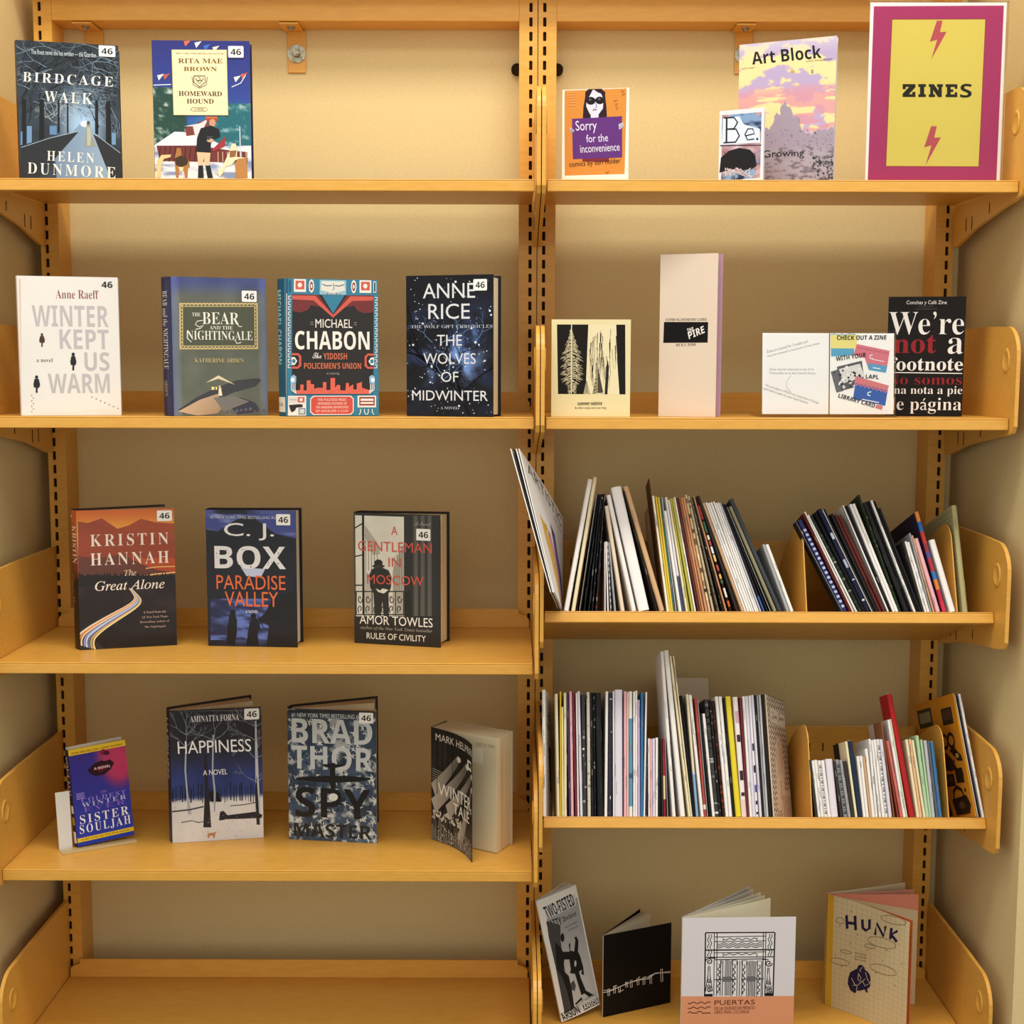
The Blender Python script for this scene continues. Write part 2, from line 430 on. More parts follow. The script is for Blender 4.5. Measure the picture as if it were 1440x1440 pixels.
def wall_bracket(x, label):
    r = thing('wall_bracket', label, 'bracket', (x, YW, .678), group='brackets fixing the top channels to the wall')
    MB().box(-.0165, .0165, -.004, -.001, -.078, -.001).build('strap', M_PAINT, r, bevel=.0008)
    MB().box(-.0225, .0125, -.062, -.004, -.0045, -.001).build('tab', M_PAINT, r, bevel=.0008)
    w = MB(); n = 28
    for i in range(n):
        a0, a1 = 2 * math.pi * i / n, 2 * math.pi * (i + 1) / n
        q = lambda rr, a, y: (rr * math.cos(a), y, -.044 + rr * math.sin(a))
        w.add([q(.0075, a0, -.0062), q(.0075, a1, -.0062), q(.0165, a1, -.0062), q(.0165, a0, -.0062), q(.0165, a0, -.004), q(.0165, a1, -.004), q(.0075, a0, -.004), q(.0075, a1, -.004)], [(0, 1, 2, 3), (3, 2, 5, 4), (1, 0, 6, 7)])
    w.build('washer', M_ZINC, r)
    b = MB().cyl((0, -.012, -.044), .0062, .008, 'y', 6).cyl((0, -.0165, -.044), .0036, .005, 'y', 14)
    b.build('bolt', M_ZINC, r)
    MB().cyl((-.004, -.040, -.0068), .0075, .0022, 'z', 16).cyl((-.004, -.040, -.0105), .0040, .0038, 'z', 6).build('tab_bolt', M_ZINC, r)
wall_bracket(-.8230, 'orange wall bracket partly behind the dark blue snowy avenue hardback')
wall_bracket(-.4475, 'orange wall bracket with round washer in the open above the empty top shelf')
wall_bracket(.3830, 'orange wall bracket with round washer peeking out behind the sunset magazine')

# ------------------------------------------------------------------ shelves
def plate_profile():
    pts = [(-.012, -.024)]
    pts += [(-.020, -.012), (-.021, .095)]
    for i in range(1, 9):
        a = math.pi - i * math.pi / 2 / 8; pts.append((.028 + .049 * math.cos(a), .100 + .049 * math.sin(a)))
    pts += [(.10, .151), (.318, .151), (.318, -.078), (.295, -.078), (.20, -.055), (.06, -.034), (.02, -.030)]
    return pts
PROF = plate_profile()
def end_bracket(x, side, parent, tilt=0, y=0, dz=0):
    """pressed steel end plate with rolled edge and a round finger dimple; side=+1: the shelf lies towards -x"""
    x0, x1 = (x, x + .0062); mb = MB(); mb.prism(PROF, x0, x1, 0, axis='x')
    o = mb.build('end_bracket', M_PAINT, parent, bevel=.0022)
    if tilt:        # the end plates hang level although their shelf is tilted
        t = math.radians(tilt); v = Matrix.Rotation(t, 3, 'X') @ Vector((0, -y, dz)); o.location = v; o.rotation_euler = (t, 0, 0)
    xi = x0 if side > 0 else x1; s = -1 if side > 0 else 1
    d = MB(); n = 28; rings = [(.0205, .0003), (.0185, .0026), (.0150, .0022), (.0125, .0004), (0.0005, .0003)]
    vs = []; fs = []
    for r_, h in rings:
        for i in range(n):
            a = 2 * math.pi * i / n; vs.append((xi + s * h, .024 + r_ * .8 * math.cos(a), .094 + r_ * math.sin(a)))
    for k in range(len(rings) - 1):
        for i in range(n): fs.append((k * n + i, k * n + (i + 1) % n, (k + 1) * n + (i + 1) % n, (k + 1) * n + i))
    d.add(vs, fs, 0, (1, 1, 1), True); d.build('finger_dimple', M_PAINT, o)
    h = MB()
    for yy in (.245, .215, .13):
        h.box(xi + s * .0001 - .0004, xi + s * .0001 + .0004, yy, yy + .0025, -.055 if yy > .2 else -.036, -.032 if yy > .2 else -.020)
    h.build('bracket_slot', M_DARK, o)
    return o
def shelf(label, x0, x1, z, tilt=0, y=0, slotted=False):
    r = thing('metal_shelf', label, 'shelf', (0, y, z), (-math.radians(tilt), 0, 0), 'adjustable metal shelves')
    D = .304 if tilt else .312
    MB().box(x0, x1, .0, D, -.0025, 0).box(x0, x1, 0, .006, -.019, -.0025).box(x0, x1, .006, .016, -.019, -.0165).build('deck', M_PAINT, r, bevel=.0012)
    if not slotted:
        c = .012; pl = [(x0 + .003, 0.0005), (x1 - .003, 0.0005), (x1 - .003, .016), (x1 - .008, .022), (x1 - .022, .027), (x1 - .022, .036), (x0 + .022, .036), (x0 + .022, .027), (x0 + .008, .022), (x0 + .003, .016)]
        MB().prism(pl, D - .005, D - .002, axis='y').build('back_lip', M_PAINT, r)
    else:           # tall upright back with a row of slots for the dividers
        t = math.radians(tilt)
        b = r2 = MB().box(x0 + .036, x1 - .036, -.0025, 0, 0, .185).build('back_panel', M_PAINT, r, (0, D - .004, 0), (t * .98, 0, 0), bevel=.001)
        s = MB(); k = int((x1 - x0 - .1) / PITCH)
        for i in range(k): s.box(x0 + .055 + i * PITCH, x0 + .057 + i * PITCH, -.0029, -.0024, .136, .152)
        s.build('divider_slot', M_DARK, b)['kind'] = 'stuff'
    dz = (-.030 if y > .032 else -.024) if tilt else 0
    end_bracket(x0 - (.0092 if x0 > 0 else .0072), -1, r, tilt, y, dz); end_bracket(x1 + (.0030 if x1 < 0 else .001), 1, r, tilt, y, dz)
    return r
LX0, LX1, RX0, RX1 = -.9030, -.0100, .0100, .7615
shelf('topmost golden metal shelf of the wide bay, carrying two hardbacks', LX0, LX1, Z1)
shelf('second golden metal shelf of the wide bay, at eye level, carrying four books', LX0, LX1, Z2)
shelf('third golden metal shelf of the wide bay, carrying three hardbacks', LX0, LX1, Z3)
shelf('fourth golden metal shelf of the wide bay, carrying a small paperback on an easel', LX0, LX1, Z4)
shelf('empty bottom golden metal shelf of the wide bay', LX0, LX1, Z5)
shelf('topmost golden metal shelf of the narrow bay under the ZINES sign', RX0, RX1, Z1)
shelf('second golden metal shelf of the narrow bay with the clear sign holder on it', RX0, RX1, Z2)
TILT = 20; O3 = (0, .033, -.350); O4 = (0, .030, -.704)
shelf('upper tilted golden shelf packed with leaning zines', RX0, RX1, O3[2], TILT, O3[1], True)
shelf('lower tilted golden shelf packed with upright zines', RX0, RX1, O4[2], TILT, O4[1], True)
shelf('bottom golden metal shelf of the narrow bay with four open booklets', RX0, RX1, Z5)

def divider(x, o, label):
    r = thing('shelf_divider', label, 'divider', (x, o[1], o[2] + .0006), (-math.radians(TILT), 0, 0), 'golden metal shelf dividers')
    pl = [(.006, 0), (.006, .125)]
    for i in range(1, 8):
        a = math.pi - i * math.pi / 2 / 7; pl.append((.040 + .034 * math.cos(a), .125 + .034 * math.sin(a)))
    pl += [(.075, .158), (.135, .146), (.20, .125), (.245, .105), (.245, 0)]
    MB().prism(pl, -.0009, .0009, axis='x').build('plate', M_PAINT, r, bevel=.0004, seg=1)
    MB().box(-.0008, .0008, .2455, .2740, .03, .05).build('hook', M_PAINT, r)
    return r
divider(.4503, O3, 'golden divider on the upper tilted shelf, beside silver and white zines')
divider(.7030, O3, 'golden divider between rolled paper and olive grid magazine on a tilted shelf')
divider(.4680, O4, 'golden divider beside the chevron zine on the lower tilted shelf')
divider(.7010, O4, 'golden divider on the lower tilted shelf, in front of the orange accessories magazine')
# ------------------------------------------------------------------ zines on the two tilted shelves
ZC = {'white': 'e6e2e0', 'cream': 'e2d6b4', 'blackedge': '1b1b1e', 'black': '19191b', 'blackwhite': '1d1d20', 'collage': '221f22', 'whitepink': 'e3d6d4',
 'greystripe': 'cfcbd2', 'grey': '9b9a9e', 'tanwhite': 'dcc9b2', 'whiteroll': 'e7e2e2', 'darkpicture': '2f241e', 'tan': 'c8a079', 'creamwhite': 'eadfc4',
 'yellow': 'd9bb45', 'teal': '3f7172', 'whitenavy': 'd9d6dc', 'lime': 'b4ad4a', 'darkred': '5a2420', 'brown': '8a5a3c', 'orangetan': 'c48a62',
 'creamdark': 'cdb48c', 'pattern': 'b9a88c', 'patterndark': '6e6252', 'flags': '2e1c16', 'dark': '35302e', 'greyblue': 'b4b4bc', 'blackblue': '1d1e26',
 'olive': '8c8468', 'slate': '3a4046', 'silver': 'a3a3a6', 'navystripe': '2a2c62', 'blackgreen': '1e2620', 'navytext': '22243c', 'whiteedge': 'dcd9d6',
 'greenpattern': '2b3326', 'pink': 'dfa9b4', 'bands': '2a2440', 'gridolive': 'a39c70', 'paleyellow': 'e8dfa0', 'purple': '4a3a5c', 'maroon': '6e2832',
 'lavender': 'd3cddc', 'darksplash': '38383c', 'speckle': 'c9c2b6', 'splashnavy': '2c2c38', 'tanpink': 'd8bfae', 'bluemid': 'e0dcda', 'lilac': 'bfa9cc',
 'blue': '3d6ea0', 'blackpattern': '3a3a3e', 'redcream': '8c2028', 'beigeblue': 'd8ccb0', 'red': 'a8483e', 'blackgrey': '3c3a3a', 'darkbrown': '3a221a',
 'brightyellow': 'dcc832', 'ovals': 'e4dada', 'letters': 'dfdbe0', 'greywhite': 'bdbcc0', 'whitetext': 'dedad8', 'lilacroll': 'd9d0dc', 'greytext': '87868c',
 'navyblack': '1c2b40', 'reddish': '8c4034', 'redwhite': 'c86a60', 'whitegreen': 'd2dcc0', 'brightred': 'a81e22', 'peach': 'e0b48a', 'green': 'a9c7a0',
 'greydark': '5a6068', 'sheet': '4a2d14', 'fold': 'c6b9a4', 'chevron': 'd9c6b4'}
ZN = {'white': 'thin white zine', 'cream': 'cream zine', 'blackedge': 'black zine with a pale edge line', 'black': 'black zine', 'blackwhite': 'black zine with white flecks',
 'collage': 'black zine with pink collage spine', 'whitepink': 'short pinkish white zine', 'greystripe': 'short grey striped zine', 'grey': 'grey zine',
 'tanwhite': 'beige white zine', 'whiteroll': 'rolled white paper zine', 'darkpicture': 'dark brown picture zine', 'tan': 'tan zine', 'creamwhite': 'off white zine',
 'yellow': 'yellow zine', 'teal': 'teal zine', 'whitenavy': 'white zine with navy lower spine', 'lime': 'lime green zine', 'darkred': 'dark red zine', 'brown': 'brown zine',
 'orangetan': 'orange tan zine', 'creamdark': 'cream zine with dark patches', 'pattern': 'beige patterned zine', 'patterndark': 'dark patterned zine', 'flags': 'dark zine with coloured flag patches',
 'dark': 'dark grey zine', 'greyblue': 'pale grey blue zine', 'blackblue': 'black zine with blue foot', 'olive': 'olive grey zine', 'slate': 'tall slate grey zine', 'silver': 'short silver grey zine',
 'navystripe': 'navy zine with white stripes', 'blackgreen': 'black green zine', 'navytext': 'navy zine with white spine lettering', 'whiteedge': 'white zine with dark edge',
 'greenpattern': 'tall zine with green black pattern', 'pink': 'pink zine', 'bands': 'zine with orange blue and red spine bands', 'gridolive': 'olive zine with printed grid',
 'paleyellow': 'pale yellow zine', 'purple': 'dark purple zine', 'maroon': 'maroon zine', 'lavender': 'lavender white zine', 'darksplash': 'dark grey zine with white splash',
 'speckle': 'speckled stone grey zine', 'splashnavy': 'dark navy zine with white splash', 'tanpink': 'pinkish tan zine', 'bluemid': 'white zine with blue middle band', 'lilac': 'lilac zine',
 'blue': 'blue zine', 'blackpattern': 'short black and white patterned zine', 'redcream': 'short red zine with cream patch', 'beigeblue': 'beige zine with blue foot', 'red': 'brick red zine',
 'blackgrey': 'charcoal zine', 'darkbrown': 'dark brown zine', 'brightyellow': 'bright yellow zine', 'ovals': 'white zine with dark ovals', 'letters': 'white zine with spine lettering',
 'greywhite': 'grey white zine', 'whitetext': 'white zine with grey text lines', 'lilacroll': 'thick lilac white zine', 'greytext': 'grey zine with dark text lines', 'navyblack': 'dark blue zine',
 'reddish': 'rust red zine', 'redwhite': 'pale red zine', 'whitegreen': 'tall white green zine', 'brightred': 'tall glossy red zine', 'peach': 'peach zine', 'green': 'pale green zine',
 'greydark': 'slate coloured zine'}
def zine_marks(c, rng):
    """spine marks: (z0, z1, colour) as shares of the height"""
    m = []
    if c in ('blackedge', 'whiteedge'): m = 'edge'
    elif c in ('blackwhite', 'collage', 'speckle', 'blackpattern', 'greenpattern', 'pattern', 'patterndark', 'creamdark', 'darksplash', 'splashnavy', 'blackgrey', 'blackgreen', 'darkbrown'):
        pal = {'collage': ('e9dfe0', 'c2415e', 'd8a0a8', '2a2326'), 'speckle': ('7d7468', 'efe9dc', '4c463e'), 'greenpattern': ('6f7d3c', '131512', '8f8a66'), 'pattern': ('4a4030', 'e0d2b6', '7b6b52'),
               'patterndark': ('c4b698', '2a241c', '8f7c60'), 'creamdark': ('3a2a1c', 'e4d4b0'), 'darksplash': ('d9d9dc', '5b5b60'), 'splashnavy': ('e6e6ea', '4a4a66'), 'darkbrown': ('7a3420', '19120e'),
               'blackgreen': ('394a3a', '8d9488')}.get(c, ('d6d6d8', '77777a', '0e0e10'))
        z = rng.uniform(0, .1)
        while z < .97:
            h = rng.uniform(.006, .03 if c not in ('collage', 'creamdark') else .06); m.append((z, min(.99, z + h), mixc(ZC[c], rng.choice(pal), rng.uniform(.35, 1)))); z += h + rng.uniform(.005, .11)
    elif c == 'whitenavy': m = [(.0, .30, '3a4668'), (.30, .31, '8894b0')]
    elif c == 'flags': m = [(.93, .97, '2b1a14'), (.80, .92, 'a83a3a'), (.68, .78, '3f6a50'), (.62, .66, 'e4dcc8'), (.57, .61, 'b84a4a'), (.50, .56, 'd9e0e8'), (.43, .49, 'd9c27a'), (.35, .40, 'b0504a'), (.28, .32, 'd8b060'), (.24, .27, '4c7050'), (.12, .2, 'd8d4cc'), (.04, .09, 'c05a34')]
    elif c == 'blackblue': m = [(.0, .14, '3a5ca8')]
    elif c == 'navystripe': m = [(.04 + k * .052, .066 + k * .052, 'a9b4d8') for k in range(17)]
    elif c == 'navytext': m = [(.30, .31, 'c0c8d8'), (.42, .50, '9aa4bc'), (.70, .76, 'b4bccc'), (.10, .115, 'd0d0d0')]
    elif c == 'bands': m = [(.0, .1, 'c8304a'), (.1, .22, 'b82840'), (.22, .32, 'd27a30'), (.32, .40, '2f6fb4'), (.40, .53, 'a8343c'), (.53, .60, '5a4a8c'), (.60, .68, '8c3440'), (.68, .80, 'b83a34'), (.80, .90, '2f62b0'), (.90, 1, 'd0823a')]
    elif c == 'bluemid': m = [(.08, .78, '5c8fb4'), (.50, .60, '8cb4cc'), (.30, .34, '3d6c94')]
    elif c == 'redcream': m = [(.22, .52, 'e0c29a'), (.52, .8, '9c2a30')]
    elif c == 'beigeblue': m = [(.0, .34, '7fa4cc'), (.34, .36, 'b8c8d8')]
    elif c == 'ovals': m = [(.01, .14, 'e0c4bc'), (.17, .20, '4a2c38'), (.30, .38, '3d2a3a'), (.62, .68, '3d2a3a'), (.78, .88, 'c8a0b0')]
    elif c == 'letters': m = [(.02, .04, '2b2b44'), (.1, .13, '2b2b44'), (.20, .26, '4a4ab0'), (.36, .42, '26263c'), (.54, .60, '33334c')]
    elif c in ('whitetext', 'greytext'): m = [(k * .045 + .05, k * .045 + .065 + .02 * (k % 3 == 0), '77777c' if c == 'whitetext' else '3c3c42') for k in range(20)]
    elif c == 'red': m = [(.06, .10, 'e8d8d0'), (.55, .70, '8f3a34')]
    elif c == 'greystripe': m = [(k * .09, k * .09 + .04, '6a6a72') for k in range(11)]
    return m
def zine_mesh(t, h, d, c, rng, taper=1.0):
    mb = MB(); col = ZC[c]; r = min(t * .5, .0035); prof = [(0, d), (0, r)]
    for i in range(1, 5): a = math.pi + i * math.pi / 2 / 5; prof.append((t / 2 + t / 2 * math.cos(a), r + r * math.sin(a)))
    prof += [(t / 2, 0)]
    for i in range(1, 5): a = 1.5 * math.pi + i * math.pi / 2 / 5; prof.append((t / 2 + t / 2 * math.cos(a), r + r * math.sin(a)))
    prof += [(t, r), (t, d)]
    mb.prism(prof, 0, h, 0, col, cap=False)
    mb.add([(a, b, h) for a, b in prof], [tuple(range(len(prof)))], 0, mixc(col, 'd8d0c0', .35)); mb.add([(a, b, 0) for a, b in prof], [tuple(range(len(prof)))[::-1]], 0, col)
    m = zine_marks(c, rng); ins = 3e-4; pr = prof[1:-1]
    if m == 'edge':
        q = pr[: 4] if rng.random() < .6 else pr[-4:]; cc = 'd9d6d2' if c == 'blackedge' else '232326'
        mb.add([(a, b - ins, 0.0005) for a, b in q] + [(a, b - ins, h - .0005) for a, b in q], [(i, i + 1, i + 5, i + 4) for i in range(3)], 0, cc)
    else:
        n = len(pr)
        for z0, z1, cc in m:
            lo, hi = 0, n
            if c in ('blackwhite', 'collage', 'speckle', 'pattern', 'patterndark', 'greenpattern', 'darksplash', 'splashnavy', 'blackpattern'): lo = rng.randint(0, n - 4); hi = min(n, lo + rng.randint(2, 6))
            if c in ('ovals', 'letters', 'whitetext', 'greytext', 'navytext', 'navystripe'): lo, hi = 3, n - 2
            q = pr[lo:hi]; k = len(q)
            mb.add([(a, b - ins, h * z0) for a, b in q] + [(a, b - ins, h * z1) for a, b in q], [(i, i + 1, k + i + 1, k + i) for i in range(k - 1)], 0, cc)
    if m == [] and rng.random() < .6 and t > .0022 and c not in ('whiteroll', 'yellow', 'brightyellow', 'brightred'):      # fold line and the odd staple on plain spines
        for s in (rng.uniform(.2, .35), rng.uniform(.62, .8)):
            if t < .0062 and rng.random() < .4: mb.add([(t * .5 - .0004, -ins, h * s), (t * .5 + .0004, -ins, h * s), (t * .5 + .0004, -ins, h * s + .010), (t * .5 - .0004, -ins, h * s + .010)], [(0, 1, 2, 3)], 0, '8f8a84')
        for _ in range(3):
            z0 = rng.uniform(.05, .85); a = pr[rng.randint(1, 4)] if rng.random() < .5 else pr[-rng.randint(2, 5)]
            mb.add([(a[0] - .0005, a[1] - ins, h * z0), (a[0] + .0005, a[1] - ins, h * z0), (a[0] + .0005, a[1] - ins, h * (z0 + .1)), (a[0] - .0005, a[1] - ins, h * (z0 + .1))], [(0, 1, 2, 3)], 0, mixc(col, '55525a', .45))
    return mb
def tilt_matrix(o, s, a, y0=.004, yaw=0):
    T = Matrix.Translation((o[0], o[1], o[2])) @ Matrix.Rotation(-math.radians(TILT), 4, 'X') @ Matrix.Translation((s, y0, .0004))
    return T @ Matrix.Rotation(math.radians(a), 4, 'Y') @ Matrix.Rotation(-math.radians(yaw), 4, 'Z')
ORD = 'first second third fourth fifth sixth seventh eighth ninth tenth eleventh twelfth thirteenth fourteenth fifteenth sixteenth seventeenth eighteenth nineteenth twentieth'.split()
def ordinal(n):
    if n <= 20: return ORD[n - 1]
    t = ('twenty', 'thirty', 'forty')[n // 10 - 2]; u = n % 10
    return (('twentieth', 'thirtieth', 'fortieth')[n // 10 - 2] if u == 0 else t + '-' + ORD[u - 1])
def zine(o, s, a, h, t, d, c, label, group, rng, y0=.004, yaw=0):
    # a zine leaning towards +x pivots on its far lower corner, so lift it until that corner rests on the deck
    m = tilt_matrix(o, s, a, y0, yaw)
    ca, cy_, sy_ = math.radians(a), math.cos(math.radians(-yaw)), math.sin(math.radians(-yaw))
    lift = max(0, max(math.sin(ca) * (px * cy_ - py * sy_) for px in (0, t) for py in (0, d)))
    m = m if not lift else Matrix.Translation(Vector((0, math.sin(math.radians(TILT)), math.cos(math.radians(TILT)))) * lift) @ m
    rs = zine_mesh(t, h, d, c, rng).build('zine', M_PRINT if rng.random() < .6 else M_MATTE)
    rs.matrix_world = m
    tag(rs, label, 'zine', group)
    if t > .0055:          # the page edges show on the thicker ones
        p = MB().box(t * .16, t * .84, .0045, d - .0004, h, h + .0006, 0, 'efe8d8').box(t * .16, t * .84, d, d + .0006, .001, h, 0, 'efe8d8')
        p.build('pages', M_PAGESW, rs)
    return rs
